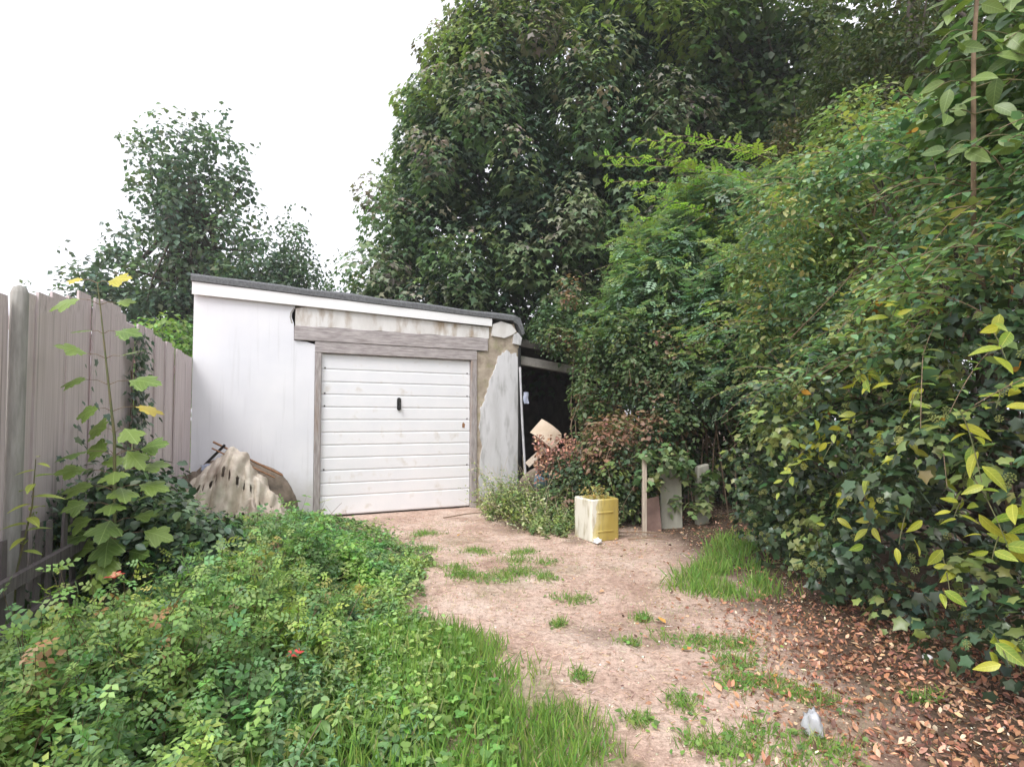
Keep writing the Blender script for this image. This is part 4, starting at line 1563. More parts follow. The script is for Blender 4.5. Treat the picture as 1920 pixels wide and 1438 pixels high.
# nettles and mint-like herbs in the middle and right
near_left = (qa[:, 0] < -.95) & (qa[:, 1] < 4.2)
m1 = (kind > .47) & ~near_left
m2 = near_left & (rng.random(len(qa)) < .74)
m3 = ~m1 & ~near_left
L1, s1 = weeds(qa[m1], ha[m1] * 1.0, 9, .062, T_oval4(.27), patch(pal([(.11, .205, .07), (.14, .23, .07), (.095, .175, .07)], [2, 2, 1], m1.sum()), qa[m1]))
stuff_obj('nettle_patch', L1 + [stem_tuple(s1)], M_leaf, 'bright green nettle-like herbs spreading beside the bare soil', 'weeds')
L2, s2 = weeds(qa[m2], ha[m2] * 1.12, 8, .076, T_pinnate(2, .33, .5), patch(pal([(.11, .175, .06), (.15, .21, .06), (.085, .145, .06), (.2, .2, .065), (.2, .13, .08)], [3, 2.5, 2.5, .35, .1], m2.sum()), qa[m2]), up=.6)
stuff_obj('raspberry_patch', L2 + [stem_tuple(s2, (.17, .12, .07))], M_leaf, 'yellow-tinged wild raspberry growth in front of the picket fence', 'weeds')
L3, s3 = weeds(qa[m3], ha[m3] * .95, 10, .038, T_oval4(.24), patch(pal([(.12, .185, .08), (.1, .165, .075), (.17, .21, .075)], [2, 2, 1], m3.sum()), qa[m3]), opp=3)
stuff_obj('fine_leaved_weeds', L3 + [stem_tuple(s3)], M_leaf, 'fine leaved greyish green weeds tangled below the slotted sheet', 'weeds')
ep = np.array(POLY_WEED[1:11])
k_ = rng.integers(0, len(ep) - 1, 420)
f_ = rng.random((420, 1))
qe = ep[k_] + (ep[k_ + 1] - ep[k_]) * f_ + np.abs(rng.normal(0, 1, (420, 1))) * np.array([[.08, .04]])
he = U(.04, .17, 420)
L4, s4 = weeds(qe, he, 5, .045, T_oval4(.3), patch(pal([(.13, .2, .075), (.16, .23, .075), (.12, .17, .07)], [2, 2, 1], 420), qe), lean=.7)
stuff_obj('edge_weeds', L4 + [stem_tuple(s4)], M_leaf, 'low straggling weeds creeping from the weed bed onto the soil', 'weeds')
# low carpet so that the soil hardly shows between the stems
qc = scatter(POLY_WEED, 7000)
P_ = np.column_stack([qc, gh(qc[:, 0], qc[:, 1]) + U(.01, .1, len(qc)) * (.4 + weed_height(qc) * 2)])
Lc = place(P_, rng.normal(0, .35, P_.shape) + np.array([0, 0, 1]), rdir(len(P_)), U(.03, .06, len(P_)), T_oval(.33), jitter(pal([(.06, .11, .04), (.08, .13, .04), (.09, .1, .045)], [2, 2, 1], len(P_))))
stuff_obj('weed_carpet', [Lc], M_leaf, 'low leafy ground cover under the taller weeds', 'weeds')
# a few trailing stems and dry stalks standing out of the weeds
qd = scatter(POLY_WEED, 60)
b_ = np.column_stack([qd, gh(qd[:, 0], qd[:, 1])])
t_ = b_ + np.column_stack([rng.normal(0, .12, (60, 2)), weed_height(qd) + U(.02, .18, 60)])
dry = link('dry_stalks', np_mesh('dry_stalks', *segs(b_, t_, .003, .0015, 4), M_twig))
dry['label'] = 'thin dry brown stalks poking out of the weed bed'
dry['category'] = 'stalks'
dry['kind'] = 'stuff'

# broad-leaved dock plants, each its own thing with single leaves
M_dock = one_leaf_mat('dock_leaf', (.085, .16, .055), (.17, .26, .07), vein=1)
M_dockp = one_leaf_mat('pale_leaf_underside', (.3, .36, .22), (.42, .47, .3))
dock_me = [big_leaf('leaf', M_dock, .28, .25), big_leaf('leaf', M_dock, .24, .4)]
dockp_me = big_leaf('leaf', M_dockp, .2, .5)
docks = [((-2.2, 4.15), .42, 11, .17, 'broad leaved plant with a pale upturned leaf beside the maple sapling', True),
         ((-1.95, 4.7), .42, 11, .16, 'broad leaved plant with a yellow-green top leaf before the slotted sheet', False),
         ((-1.62, 4.3), .32, 9, .13, 'small broad leaved plant amid nettles', False),
         ((-2.35, 5.2), .36, 10, .14, 'broad leaved plant just under the slotted sheet', False)]
for (x, y), hh, nl, sz, lab, pale in docks:
    r = empty('dock_plant', (x, y, float(gh(x, y))))
    tag(r, lab, 'plant', 'broad leaved plants in the weed bed')
    V_, F_ = tube(np.array([(0, 0, 0), (.01, 0, hh * .5), (.0, .01, hh)]), [.006, .005, .003], 5)
    link('stem', np_mesh('stem', V_, F_, M_stem), r)
    for k in range(nl):
        a = k * 2.4
        z = hh * (.35 + .65 * k / nl)
        s = sz * float(U(.8, 1.15))
        nr = (-.5 * math.cos(a) * .6, -.5 * math.sin(a) * .6 - .2, 1)
        me = dock_me[k % 2]
        if pale and k in (4, 7, 9):
            me = dockp_me
        link('leaf', me, r, (.02 * math.cos(a), .02 * math.sin(a), z), orient(nr, (math.cos(a), math.sin(a), .25 - .4 * (k % 3 == 0))), (s,) * 3)

# red poppies-like blooms in the raspberry patch
pet_me = big_leaf('petal', M_red, .34, .35, .12, 5)
for (x, y, z), s, lab in [((-2.28, 3.25, .40), .055, 'red bloom above the raspberry growth near the maple sapling'),
                          ((-.97, 2.55, .25), .04, 'small red bloom low among bright nettles'),
                          ((-2.72, 2.95, .37), .035, 'faded red bloom at the foot of the picket fence')]:
    r = empty('red_flower', (x, y, 0))
    tag(r, lab, 'flower', 'red blooms in the weed bed')
    link('stem', np_mesh('stem', *tube(np.array([(0, .02, 0), (0, .01, z * .5), (0, 0, z)]), [.003, .003, .002], 5), M_stem), r)
    for k in range(5):
        a = k * 1.257 + .3
        link('petal', pet_me, r, (0, 0, z), orient((-.6 * math.cos(a), -.6 * math.sin(a) - .2, .7), (math.cos(a), math.sin(a), .3)), (s,) * 3)


# ------------------------------------------------------------------ grass
def T_blade():
    V = np.array([(-.035, 0, 0), (.035, 0, 0), (.028, .5, .05), (-.028, .5, .05), (0, 1, .22)])
    return V, np.array([(0, 1, 2), (0, 2, 3), (3, 2, 4)])


def blades(q, h, col, lean=.45):
    n = len(q)
    P = np.column_stack([q, gh(q[:, 0], q[:, 1]) - .005])
    ax = unit(np.column_stack([rng.normal(0, lean, (n, 2)), np.ones(n)]))
    nr = np.column_stack([rng.normal(0, 1, (n, 2)), U(-.1, .4, n)])
    return place(P, nr, ax, h, T_blade(), jitter(col, .18, .08))


GRC = [(.14, .23, .05), (.11, .2, .05), (.18, .27, .06), (.26, .27, .12)]
qg = scatter(POLY_GRASS, 22000)
dens = fnoise(qg[:, 0] / .25, qg[:, 1] / .25, 101)
qg = qg + rng.normal(0, .05, qg.shape)
edge_x = .55 - .42 * (qg[:, 1] - 2.0)
qg_d = np.clip((edge_x - qg[:, 0]) / .5, 0, 1)
keep = rng.random(len(qg)) < sstep(.42, .62, dens + .22 * qg_d)
qg, qg_d = qg[keep], qg_d[keep]
Lg = blades(qg, U(.04, .15, len(qg)) * (.4 + .5 * qg_d + .5 * fnoise(qg[:, 0] / .3, qg[:, 1] / .3, 103)), pal(GRC, [3, 2, 2, .6], len(qg)))
qcl = scatter([(-1.2, 1.4), (.1, 1.4), (-.05, 2.6), (-.3, 3.3), (-1.0, 3.4)], 2200)
Pc = np.column_stack([qcl, gh(qcl[:, 0], qcl[:, 1]) + U(.03, .12, len(qcl))])
Lcl = place(Pc, rng.normal(0, .3, Pc.shape) + np.array([0, 0, 1]), rdir(len(Pc)), U(.02, .04, len(Pc)), T_palm(3, .4), jitter(pal([(.11, .2, .05), (.14, .24, .05)], [1, 1], len(Pc))))
stuff_obj('grass', [Lg, Lcl], M_grass, 'lush bright grass and clover in front of the weeds', 'grass')
POLY_G2 = [(1.25, 4.35), (1.55, 4.15), (1.98, 4.2), (2.0, 4.6), (2.2, 5.2), (2.6, 6.0), (2.2, 6.0), (1.75, 5.1), (1.4, 4.7)]
q2 = scatter(POLY_G2, 6000)
q2 = q2 + rng.normal(0, .07, q2.shape)
q2 = q2[rng.random(len(q2)) < sstep(.3, .55, fnoise(q2[:, 0] / .18, q2[:, 1] / .18, 105))]
L2_ = blades(q2, U(.03, .14, len(q2)), pal(GRC, [3, 2, 1, .4], len(q2)))
stuff_obj('grass_patch', [L2_], M_grass, 'strip of taller grass leading into the dark passage beside the hedge', 'grass')

q3 = np.column_stack([U(-1.2, 2.2, 26000), U(1.9, 7.4, 26000)])
k3 = fnoise(q3[:, 0] / .3, q3[:, 1] / .3, 107)
q3 = q3[(rng.random(len(q3)) < .9 * (.06 + sstep(.54, .7, k3))) & ~inpoly(q3[:, 0], q3[:, 1], POLY_WEED)]
stuff_obj('sparse_seedlings', [blades(q3, U(.008, .04, len(q3)), pal(GRC + [(.3, .27, .13)], [2, 2, 1, 1, 2], len(q3)), .9)], M_grass, 'sparse seedlings and short grass dotted over the trodden soil', 'seedlings')

# small tufts and seedlings scattered on the soil, each a thing of its own
tufts = [(-.42, 4.72, .16), (-.2, 4.62, .2), (.05, 4.8, .2), (.15, 5.2, .18), (-.55, 4.95, .15), (.45, 4.12, .11), (1.05, 3.35, .14), (1.28, 3.3, .14), (1.2, 3.05, .11),
         (1.12, 2.82, .13), (1.3, 2.78, .12), (1.42, 2.66, .1), (.78, 2.62, .09), (.95, 2.34, .14), (.78, 2.28, .12), (1.08, 2.22, .14), (.35, 2.9, .06), (.55, 2.46, .08), (-.9, 5.7, .18),
         (.85, 3.7, .08), (.3, 3.6, .06), (-.35, 5.6, .15), (1.9, 2.62, .05), (1.22, 2.28, .12), (.68, 3.3, .05), (-1.0, 6.5, .16), (.1, 5.55, .14), (.28, 4.65, .1)]
for k, (x, y, rr) in enumerate(tufts):
    n = int(220 * rr / .12)
    walk = np.cumsum(rng.normal(0, rr * .45, (7, 2)) * np.array([1.3, .7]), 0)
    walk -= walk.mean(0)
    q = walk[rng.integers(0, 7, n)] + rng.normal(0, rr * .33, (n, 2)) + np.array([x, y])
    Lt = [blades(q, U(.025, .085, n), pal(GRC, [3, 2, 1, .8], n), .7)]
    m = n // 5
    q2_ = walk[rng.integers(0, 7, m)] + rng.normal(0, rr * .5, (m, 2)) + np.array([x, y])
    P2 = np.column_stack([q2_, gh(q2_[:, 0], q2_[:, 1]) + U(.008, .03, m)])
    Lt.append(place(P2, rng.normal(0, .3, P2.shape) + np.array([0, 0, 1]), rdir(m), U(.018, .035, m), T_oval(.4), jitter(pal([(.1, .18, .05), (.13, .2, .05)], [1, 1], m))))
    o = leaf_obj('weed_tuft', Lt, M_grass)
    where = ('low green tuft on the bare soil towards the garage door' if y > 4.4 else
             'low green tuft on the bare soil in front of the leaf litter' if x > .7 and y < 3.5 else
             'low green tuft out on the open bare soil')
    tag(o, where, 'weed tuft', 'tufts growing on the trodden soil')

# ------------------------------------------------------------------ litter and straw
def T_dead():
    V = np.array([(0, 0, 0), (-.22, .3, .12), (.22, .3, .14), (0, .35, -.02), (-.18, .7, .12), (.18, .7, .1), (0, 1, .12)])
    return V, np.array([(0, 3, 1), (0, 2, 3), (1, 3, 4), (3, 2, 5), (3, 5, 4), (4, 5, 6)])


q = np.column_stack([U(.5, 3.1, 38000), U(1.3, 4.6, 38000)])
den = sstep(.75, 1.75, q[:, 0] - .18 * (q[:, 1] - 2.4) + .35 * (fnoise(q[:, 0] / .4, q[:, 1] / .4, 111) - .5)) * sstep(4.5, 2.9, q[:, 1]) * .9 + .01
q = q[rng.random(len(q)) < den * .72]
qx = np.column_stack([U(.9, 3.0, 2600), U(3.4, 7.2, 2600)])
qx = qx[rng.random(len(qx)) < .15 + .7 * sstep(1.5, 2.1, qx[:, 0])]
q = np.concatenate([q, qx])
n = len(q)
P_ = np.column_stack([q, gh(q[:, 0], q[:, 1]) + U(.002, .03, n)])
LC = [(.27, .135, .08), (.36, .2, .12), (.19, .095, .065), (.45, .3, .2), (.11, .065, .05), (.52, .4, .29)]
Ld = place(P_, rng.normal(0, .75, P_.shape) + np.array([0, 0, 1]), rdir(n), .012 + .036 * rng.random(n) ** 1.6, T_dead(), jitter(pal(LC, [3, 2.4, 2.4, 1.0, 2, .25], n), .2, .06))
stuff_obj('leaf_litter', [Ld], M_dead, 'thick brown fallen leaves under the ivy hedge', 'leaf litter')
# single pale leaves lying on the soil
lf_me = [np_mesh('fallen_leaf', *T_dead(), one_leaf_mat('pale_dead_leaf', (.6, .36, .2), (.75, .56, .38), rough=.7, trans=.1), None, True),
         np_mesh('fallen_leaf', *T_dead(), one_leaf_mat('orange_dead_leaf', (.55, .22, .05), (.62, .34, .08), rough=.7, trans=.1), None, True)]
for k, (x, y) in enumerate([(1.2, 2.95), (1.32, 2.86), (1.0, 2.72), (1.38, 3.05), (1.45, 2.78), (1.5, 2.5), (1.62, 2.62), (.95, 3.2), (1.75, 2.45), (1.55, 2.3), (.98, 3.62), (.7, 4.3), (1.3, 4.0), (-.62, 6.4), (-.35, 6.6)]):
    o = link('fallen_leaf', lf_me[k % 3 == 1], None, (x, y, float(gh(x, y)) + .012), (float(U(-.3, .3)), float(U(-.3, .3)), float(U(0, 6))), (float(U(.05, .075)),) * 3)
    tag(o, 'single curled fallen leaf on the trodden soil', 'fallen leaf', 'loose leaves lying on the soil')

qs = np.column_stack([U(-2.2, 3.0, 13000), U(1.6, 8.2, 13000)])
qs = qs[(~inpoly(qs[:, 0], qs[:, 1], POLY_WEED)) & (qs[:, 1] < 8.4 + .48 * (qs[:, 0] + .63) - .25)]
qs = qs[rng.random(len(qs)) < .25 + .75 * sstep(.4, .65, fnoise(qs[:, 0] / .5, qs[:, 1] / .5, 121))]
n = len(qs)
a = U(0, 6.28, n)
ln = U(.012, .05, n)
b_ = np.column_stack([qs, gh(qs[:, 0], qs[:, 1]) + .004])
e_ = np.column_stack([qs[:, 0] + np.cos(a) * ln, qs[:, 1] + np.sin(a) * ln, 0 * a])
e_[:, 2] = gh(e_[:, 0], e_[:, 1]) + U(.002, .012, n)
Vs, Fs = segs(b_, e_, U(.0008, .002, n), .0008, 3)
F3 = np.concatenate([Fs[:, [0, 1, 2]], Fs[:, [0, 2, 3]]])
cs = np.repeat(jitter(pal([(.5, .38, .26), (.36, .24, .15), (.2, .13, .09), (.62, .5, .38)], [3, 2, 2, 1], n)), 6, 0)
o = link('dead_straw', np_mesh('dead_straw', Vs, F3, M_dead, cs))
o['kind'] = 'stuff'
o['label'] = 'scattered dry straw and twig bits on the trodden soil'
o['category'] = 'straw'
# pebbles and crumbs of soil
qs = np.column_stack([U(-1.6, 2.2, 7500), U(1.7, 7.6, 7500)])
qs = qs[(~inpoly(qs[:, 0], qs[:, 1], POLY_WEED)) & (qs[:, 1] < 8.4 + .48 * (qs[:, 0] + .63) - .25)]
n = len(qs)
Tp = (np.array([(.5, 0, 0), (0, .5, 0), (-.5, 0, 0), (0, -.5, 0), (0, 0, .35), (0, 0, -.3)]), np.array([(0, 1, 4), (1, 2, 4), (2, 3, 4), (3, 0, 4), (1, 0, 5), (2, 1, 5), (3, 2, 5), (0, 3, 5)]))
Lp_ = place(np.column_stack([qs, gh(qs[:, 0], qs[:, 1]) + .002]), rng.normal(0, .3, (n, 3)) + np.array([0, 0, 1]), rdir(n), .004 + .018 * rng.random(n) ** 3, Tp, jitter(pal([(.42, .33, .25), (.3, .22, .16), (.5, .45, .4)], [3, 3, 1], n)))
stuff_obj('pebbles', [Lp_], M_dead, 'small pebbles and soil crumbs strewn over the trodden ground', 'pebbles')

# ------------------------------------------------------------------ weedy bank between pier and plastic box
POLY_B = [(-.35, 8.3), (-.3, 7.5), (.1, 6.75), (.4, 6.3), (.62, 6.25), (.75, 6.7), (1.3, 6.9), (1.3, 7.4), (.4, 8.4)]
qb = scatter(POLY_B, 640)
qb = qb + rng.normal(0, .08, qb.shape)
hb = (.1 + .62 * fnoise(qb[:, 0] / .3, qb[:, 1] / .3, 131) * sstep(6.0, 7.3, qb[:, 1])) * U(.5, 1.3, len(qb))
L1, s1 = weeds(qb, hb, 8, .055, T_oval4(.26), pal([(.14, .18, .075), (.2, .24, .08), (.1, .15, .065), (.32, .31, .2)], [3, 2, 2, 1], len(qb)), lean=.55)
stuff_obj('pale_weeds', L1 + [stem_tuple(s1)], M_leaf, 'pale straggling weeds between the garage pier and the plastic box', 'weeds')
qd_ = scatter(POLY_B, 170)
b_ = np.column_stack([qd_, gh(qd_[:, 0], qd_[:, 1])])
t_ = b_ + np.column_stack([rng.normal(0, .22, (170, 2)), U(.15, .85, 170) * sstep(5.9, 7.4, qd_[:, 1])])
o = link('dry_stems', np_mesh('dry_stems', *segs(b_, t_, .0035, .0015, 4), M_straw))
o['label'] = 'pale dry stems standing among the weeds beside the garage pier'
o['category'] = 'stems'
o['kind'] = 'stuff'
# ------------------------------------------------------------------ rubbish on the right
def gz_(x, y):
    return float(gh(x, y))


# yellowed plastic box
bx = empty('plastic_box', (.93, 6.22, gz_(.93, 6.22) - .01), R(24))
tag(bx, 'yellow stained white plastic box standing on soil before the brambles', 'box')
bm = bmesh.new()
w0, w1, hh = .180, .182, .45
lv = [(w0 - .01, 0), (w0, .012), (w1, hh - .012), (w1 - .008, hh), (w1 - .03, hh), (w1 - .034, hh - .012), (w1 - .036, hh - .05)]


def rring(r, z, cr=.03, k=4):
    out = []
    for cx, cy, a0 in ((1, 1, 0), (-1, 1, 90), (-1, -1, 180), (1, -1, 270)):
        for i in range(k + 1):
            a = R(a0 + 90 * i / k)
            out.append((cx * (r - cr) + cr * math.cos(a), cy * (r - cr) + cr * math.sin(a), z))
    return out


rows = [[bm.verts.new(p) for p in rring(r, z)] for r, z in lv]
for a, b in zip(rows, rows[1:]):
    for i in range(len(a)):
        j = (i + 1) % len(a)
        bm.faces.new((a[i], a[j], b[j], b[i]))
bm.faces.new(rows[0][::-1])
bm.faces.new(rows[-1])
link('shell', bm_mesh('shell', bm, M_drum), bx)
link('rib', bm_mesh('rib', box_bm(-.1, .1, -.188, -.165, .1, .12, .004), M_drum), bx)
link('rib', bm_mesh('rib', box_bm(-.1, .1, -.190, -.168, .3, .32, .004), M_drum), bx)
c = np.array([(.93, 6.25, .47), (1.0, 6.3, .5), (.85, 6.3, .5)]) + 0
Lb = clumps(rel(c, bx) * 0 + rel(c, bx), .11, 40, .045, T_oval(.26), pal([(.14, .19, .06), (.24, .2, .08)], [1, 1], 3))
o = leaf_obj('weeds_over_box', [(Lb[0] + np.array(bx.location), Lb[1], Lb[2])], M_leaf, None, 'stuff')
o['label'] = 'weeds flopping over the rim of the plastic box'
o['category'] = 'weeds'


def slab(name, x, y, w_, th, h_, rz, mat, label, cat, tilt=0, lean_=0, bev=.006):
    o = link(name, bm_mesh(name, box_bm(-w_ / 2, w_ / 2, -th / 2, th / 2, 0, h_, bev), mat), None, (x, y, gz_(x, y) - .02), (R(lean_), R(tilt), R(rz)))
    # uneven top corner
    for v in o.data.vertices:
        if v.co.z > h_ * .9 and v.co.x < 0:
            v.co.z -= .03
    tag(o, label, cat)
    return o


slab('timber_stake', 1.49, 6.36, .05, .04, .92, 12, M_stake, 'pale timber stake propped upright beside the plastic box', 'stake', 3.5, -6)
slab('concrete_slab', 1.90, 6.72, .25, .04, .80, -10, M_slab, 'grey stained slab standing on end among brambles', 'slab', 0, -5)
slab('red_brown_board', 1.67, 6.62, .17, .03, .42, -14, M_brickred, 'short reddish brown board leaning between stake and grey slab', 'board', -4, -8)
slab('mossy_post', 2.28, 6.78, .15, .09, .74, 10, M_slab, 'mossy pale post stump beside the dark passage', 'post', 1, 0, .015)
# leaves hanging over the post and slab
c = np.array([(2.28, 6.72, .72), (2.22, 6.7, .55), (2.33, 6.7, .45), (2.05, 6.66, .75), (2.1, 6.66, .6), (2.3, 6.7, .3), (1.75, 6.6, .82), (1.85, 6.6, .85), (1.95, 6.62, .8), (1.6, 6.5, .9), (1.62, 6.52, .6), (2.0, 6.66, .3)])
c = np.repeat(c, 3, 0) + rng.normal(0, .06, (len(c) * 3, 3))
o = leaf_obj('hanging_leaves', [clumps(c, .1, 16, .07, T_ivy(), pal([(.15, .19, .08), (.09, .14, .06)], [1, 2], len(c)))], M_leaf, None, 'stuff')
o['label'] = 'ivy leaves hanging over the mossy post and the grey slab'
o['category'] = 'ivy'

# hardboard, plank offcut, pole, rag, blue plastic
bm = bmesh.new()
rows = []
for i in range(9):
    t = i / 8
    zc = .05 * math.sin(t * 3.0)
    rows.append([bm.verts.new((-.19 + .38 * t, -.13, zc)), bm.verts.new((-.19 + .38 * t, .13 - (.05 if i == 8 else 0), zc)), bm.verts.new((-.19 + .38 * t, .13 - (.05 if i == 8 else 0), zc - .006)), bm.verts.new((-.19 + .38 * t, -.13, zc - .006))])
for a, b in zip(rows, rows[1:]):
    for k in range(4):
        bm.faces.new((a[k], a[(k + 1) % 4], b[(k + 1) % 4], b[k]))
bm.faces.new(rows[0])
bm.faces.new(rows[-1][::-1])
o = link('hardboard_sheet', bm_mesh('hardboard_sheet', bm, M_card), None, (.47, 7.55, 1.12), (R(62), R(38), R(-12)))
tag(o, 'bent beige hardboard sheet propped on rubbish in front of the dark shed', 'board')
o = link('plank_offcut', bm_mesh('plank_offcut', box_bm(-.17, .17, -.045, .045, -.012, .012, .004), M_stake), None, (.33, 7.55, .82), (R(60), R(-42), R(5)))
tag(o, 'short pale plank offcut sticking out below the hardboard sheet', 'plank')
o = link('metal_pole', np_mesh('metal_pole', *tube(np.array([(.12, 8.35, 2.1), (.15, 8.2, 1.3), (.22, 7.9, .0)]), [.018] * 3, 8), M_pole, None, True))
tag(o, 'thin grey metal pole leaning against the edge of the garage pier', 'pole')
bm = bmesh.new()
grid = [[bm.verts.new((.05 * i + .01 * math.sin(j * 2), .02 * math.sin(i * 2.1 + j), -.07 * j)) for i in range(4)] for j in range(5)]
for j in range(4):
    for i in range(3):
        bm.faces.new((grid[j][i], grid[j][i + 1], grid[j + 1][i + 1], grid[j + 1][i]))
me = bm_mesh('rag', bm, M_rag, True)
o = link('rag', me, None, (.17, 8.17, 1.72), (0, 0, .3), (.5, .6, .6))
tag(o, 'pale blue rag hanging in the dark shed opening by the pole', 'rag')
o = link('blue_tub', np_mesh('blue_tub', *tube(np.array([(0, 0, 0), (0, 0, .02), (0, 0, .2), (0, 0, .21)]), [.02, .09, .11, .1], 12), M_blue, None, True), None, (.36, 7.5, .42), (R(25), R(20), 0))
tag(o, 'faded blue plastic tub half hidden in weeds below the plank offcut', 'tub')
# rubbish heap that carries them
bm = bmesh.new()
bmesh.ops.create_icosphere(bm, subdivisions=4, radius=1)
for v in bm.verts:
    n_ = float(fnoise(np.array(v.co.x * 3 + 9), np.array(v.co.y * 3 + v.co.z * 2 + 9), 141))
    v.co = Vector((v.co.x * .72, v.co.y * .5, v.co.z * .62)) * (.7 + .5 * n_)
o = link('rubbish_heap', bm_mesh('rubbish_heap', bm, M_rubble, True), None, (.85, 7.95, .2))
tag(o, 'dark heap of rubbish and soil under the brambles at the shed mouth', 'heap')
# reddish dead fronds over the heap
qd = np.column_stack([U(.3, 1.4, 3800), U(7.2, 7.75, 3800), U(.3, 1.12, 3800)])
qd = qd[np.abs(qd[:, 2] - (.86 - .25 * (qd[:, 0] - .4))) < .24 * fnoise(qd[:, 0] * 4, qd[:, 1] * 4, 143) * 2]
o = leaf_obj('dead_bramble_leaves', [place(qd, rdir(len(qd)) + np.array([0, -.3, .7]), rdir(len(qd)), U(.03, .07, len(qd)), T_dead(), jitter(pal([(.26, .14, .1), (.33, .2, .14), (.2, .12, .09)], [1, 1, 1], len(qd))))], M_dead, None, 'stuff')
o['label'] = 'reddish brown dead leaves caught on the heap beside the hardboard sheet'
o['category'] = 'dead leaves'
# sticks on the ground in front of the stake
for (a, b, lab) in [((1.05, 6.35, .03), (1.75, 6.15, .05), 'long thin stick lying in front of the timber stake'),
                    ((1.25, 6.1, .02), (1.65, 5.98, .03), 'short stick lying on soil before the grey slab'),
                    ((-.9, 7.4, .03), (-.35, 7.75, .05), 'twig lying on soil before the garage door')]:
    a, b = np.array(a), np.array(b)
    a[2] += gz_(*a[:2])
    b[2] += gz_(*b[:2])
    o = link('stick', np_mesh('stick', *tube(np.array([a, (a + b) / 2 + [.02, .03, .01], b]) - a, [.009, .008, .005], 6), M_twig, None, True), None, tuple(a))
    tag(o, lab, 'stick')


# crumpled plastic bits
def crumple(name, loc, sc, mat, label, cat, seed):
    bm = bmesh.new()
    bmesh.ops.create_icosphere(bm, subdivisions=3, radius=1)
    rs = np.random.default_rng(seed)
    for v in bm.verts:
        k = float(fnoise(np.array(v.co.x * 2.4 + seed), np.array(v.co.y * 2.4 + v.co.z * 1.7 + seed), seed))
        v.co = v.co * (.5 + .9 * k + rs.normal(0, .09))
        v.co.z = max(v.co.z, -.4)
    o = link(name, bm_mesh(name, bm, mat, True), None, loc, (0, 0, float(seed)), sc)
    tag(o, label, cat)


m, t, b = mat_new('clear_crumpled_plastic')
b.inputs['Base Color'].default_value = (.78, .8, .84, 1)
b.inputs['Roughness'].default_value = .2
b.inputs['Transmission Weight'].default_value = .45
M_plas = m
crumple('plastic_bag', (1.25, 2.38, gz_(1.25, 2.38) + .035), (.04, .034, .075), M_plas, 'crumpled clear plastic bag lying by the leaf litter edge', 'bag', 5)
crumple('paper_scrap', (.90, 5.96, gz_(.9, 5.96) + .02), (.07, .05, .035), M_fascia, 'white paper scrap on soil below the plastic box', 'paper', 8)
crumple('paper_scrap', (2.15, 2.95, gz_(2.15, 2.95) + .03), (.025, .02, .015), M_fascia, 'white scrap at the foot of the ivy hedge', 'paper', 11)
crumple('rubble_lump', (2.43, 5.6, gz_(2.43, 5.6) + .03), (.07, .05, .04), M_concrete, 'pale stone in the grass by the dark passage', 'stone', 13)

# ------------------------------------------------------------------ slotted cream sheet dumped by the wall
sheet = empty('slotted_sheet', (-3.1, 6.55, 0), R(20))
tag(sheet, 'dirty cream slotted sheet draped in a peak against the white garage wall', 'sheet')
nu, nv = 150, 64
uu = np.linspace(-1, 1, nu)
vv = np.linspace(0, 1, nv)
UU, VV = np.meshgrid(uu, vv)
# ridge runs left-right, highest near u=-.25; the sheet falls towards the camera
ridge = 1.0 - .52 * np.abs(UU + .22) ** 1.0 - .22 * np.maximum(0, UU - .1)
fold = .035 * np.sin(UU * 13 + 2.5 * VV) * sstep(.15, .7, VV) + .02 * np.sin(UU * 29 + 6 * VV)
Zs = ridge * (1 - .93 * VV ** 1.1) + .05 * np.sin(VV * 9 + UU * 3) * sstep(.05, .3, VV) + .02
cr = fnoise(UU * 3.1 + 4, VV * 2.6 + 2, 161, 4) - .5
cr2 = fnoise(UU * 7 + 1, VV * 5 + 8, 163, 3) - .5
Zs = Zs + .2 * cr * sstep(0, .2, VV) + .09 * cr2
Xs = np.where(UU > 0, UU * .84, UU) * (.56 + .16 * VV) + .05 * cr2
Ys = -.02 - .55 * VV ** .9 - .05 * np.cos(UU * 2) + fold * 1.5 - .22 * cr * sstep(.05, .4, VV)
V_ = np.stack([Xs.ravel(), Ys.ravel(), Zs.ravel()], 1)
F_ = []
for j in range(nv - 1):
    for i in range(nu - 1):
        row = (j in range(22, 28)) or (j in range(48, 54))
        col_ = (i % 8 in (2, 3, 4)) and 10 < i < 138
        tight = (j in (22, 27, 48, 53)) and (i % 8 != 3)
        if row and col_ and not tight:
            continue
        a = j * nu + i
        F_.append((a, a + 1, a + nu + 1, a + nu))
o = link('sheet', np_mesh('sheet', V_, np.array(F_), M_cloth, None, True), sheet)
so = o.modifiers.new('thickness', 'SOLIDIFY')
so.thickness = .012
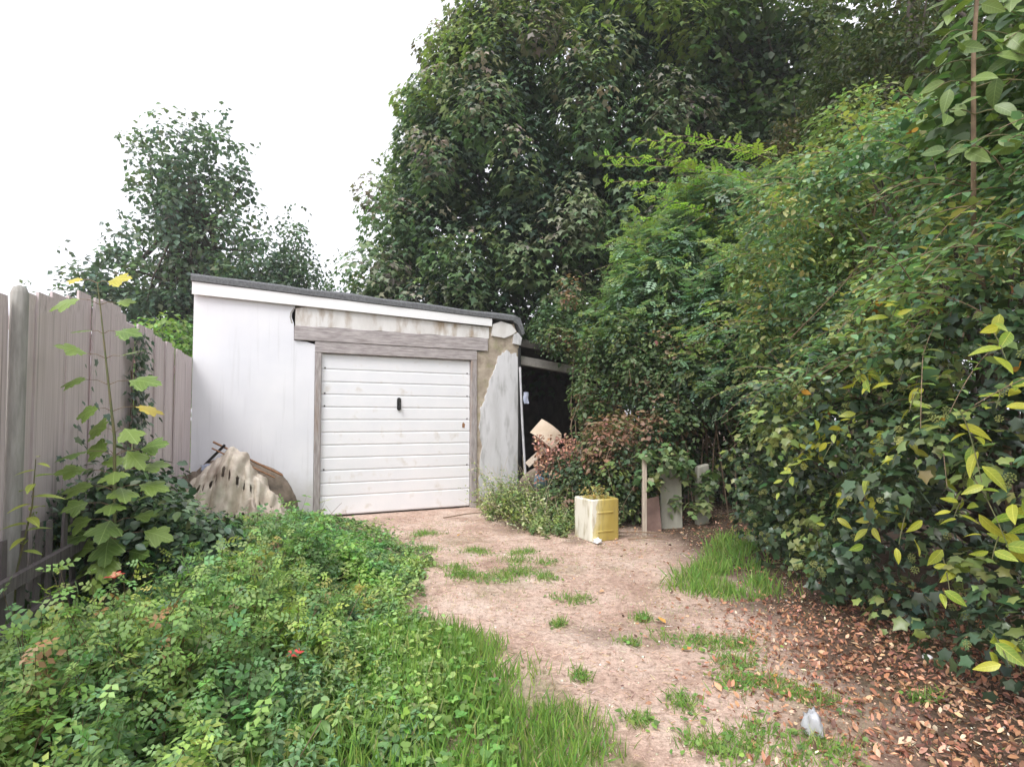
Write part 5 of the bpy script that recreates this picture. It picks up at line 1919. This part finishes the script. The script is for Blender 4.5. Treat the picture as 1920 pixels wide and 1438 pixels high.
# pile under it
bm = bmesh.new()
bmesh.ops.create_icosphere(bm, subdivisions=4, radius=1)
for v in bm.verts:
    n_ = float(fnoise(np.array(v.co.x * 3 + 5), np.array(v.co.y * 3 + v.co.z * 2 + 5), 151))
    v.co = Vector((v.co.x * .72, v.co.y * .32, v.co.z * .78)) * (.8 + .3 * n_)
o = link('rubble_heap', bm_mesh('rubble_heap', bm, M_rubble, True), None, (-3.30, 6.68, .1), (0, 0, R(20)))
tag(o, 'dark rubble heap under the slotted sheet at the garage corner', 'heap')
for (a, b, r_, lab) in [((-3.42, 6.42, 1.06), (-2.70, 6.62, .66), .012, 'brown wooden batten lying along the top of the slotted sheet'),
                        ((-3.40, 6.36, .99), (-2.76, 6.55, .64), .009, 'thin brown batten just below the other on the slotted sheet'),
                        ((-3.62, 6.62, .78), (-3.28, 6.40, 1.02), .02, 'dark pipe end poking out at the sheet peak')]:
    a, b = np.array(a), np.array(b)
    o = link('batten', np_mesh('batten', *segs(a - a, b - a, r_, r_, 4), M_rust if 'dark' not in lab else M_black), None, tuple(a))
    tag(o, lab, 'batten')
crumple('rubble_lump', (-3.52, 6.55, .74), (.1, .07, .07), M_rag, 'pale lump of rubble behind the sheet peak by the fence', 'rubble', 17)
crumple('rubble_lump', (-3.66, 6.5, .6), (.13, .09, .1), M_rubble, 'dark lump of rubble between the fence and the slotted sheet', 'rubble', 19)


# ------------------------------------------------------------------ thin haze volume, added to lift the darks like a lens veil
HZ = 0.0013
if HZ:
    hz_bm = box_bm(-45, 45, -12, 45, -1.2, 14.5)
    m = bpy.data.materials.new('haze')
    m.use_nodes = True
    m.node_tree.nodes.clear()
    pv = m.node_tree.nodes.new('ShaderNodeVolumePrincipled')
    pv.inputs['Color'].default_value = (.93, .96, 1, 1)
    pv.inputs['Density'].default_value = HZ
    mo = m.node_tree.nodes.new('ShaderNodeOutputMaterial')
    m.node_tree.links.new(pv.outputs[0], mo.inputs['Volume'])
    hz = link('haze', bm_mesh('haze', hz_bm, m))
    hz['kind'] = 'stuff'
    hz['label'] = 'thin pale haze added round the trees to lift their darks'
    hz['category'] = 'haze'
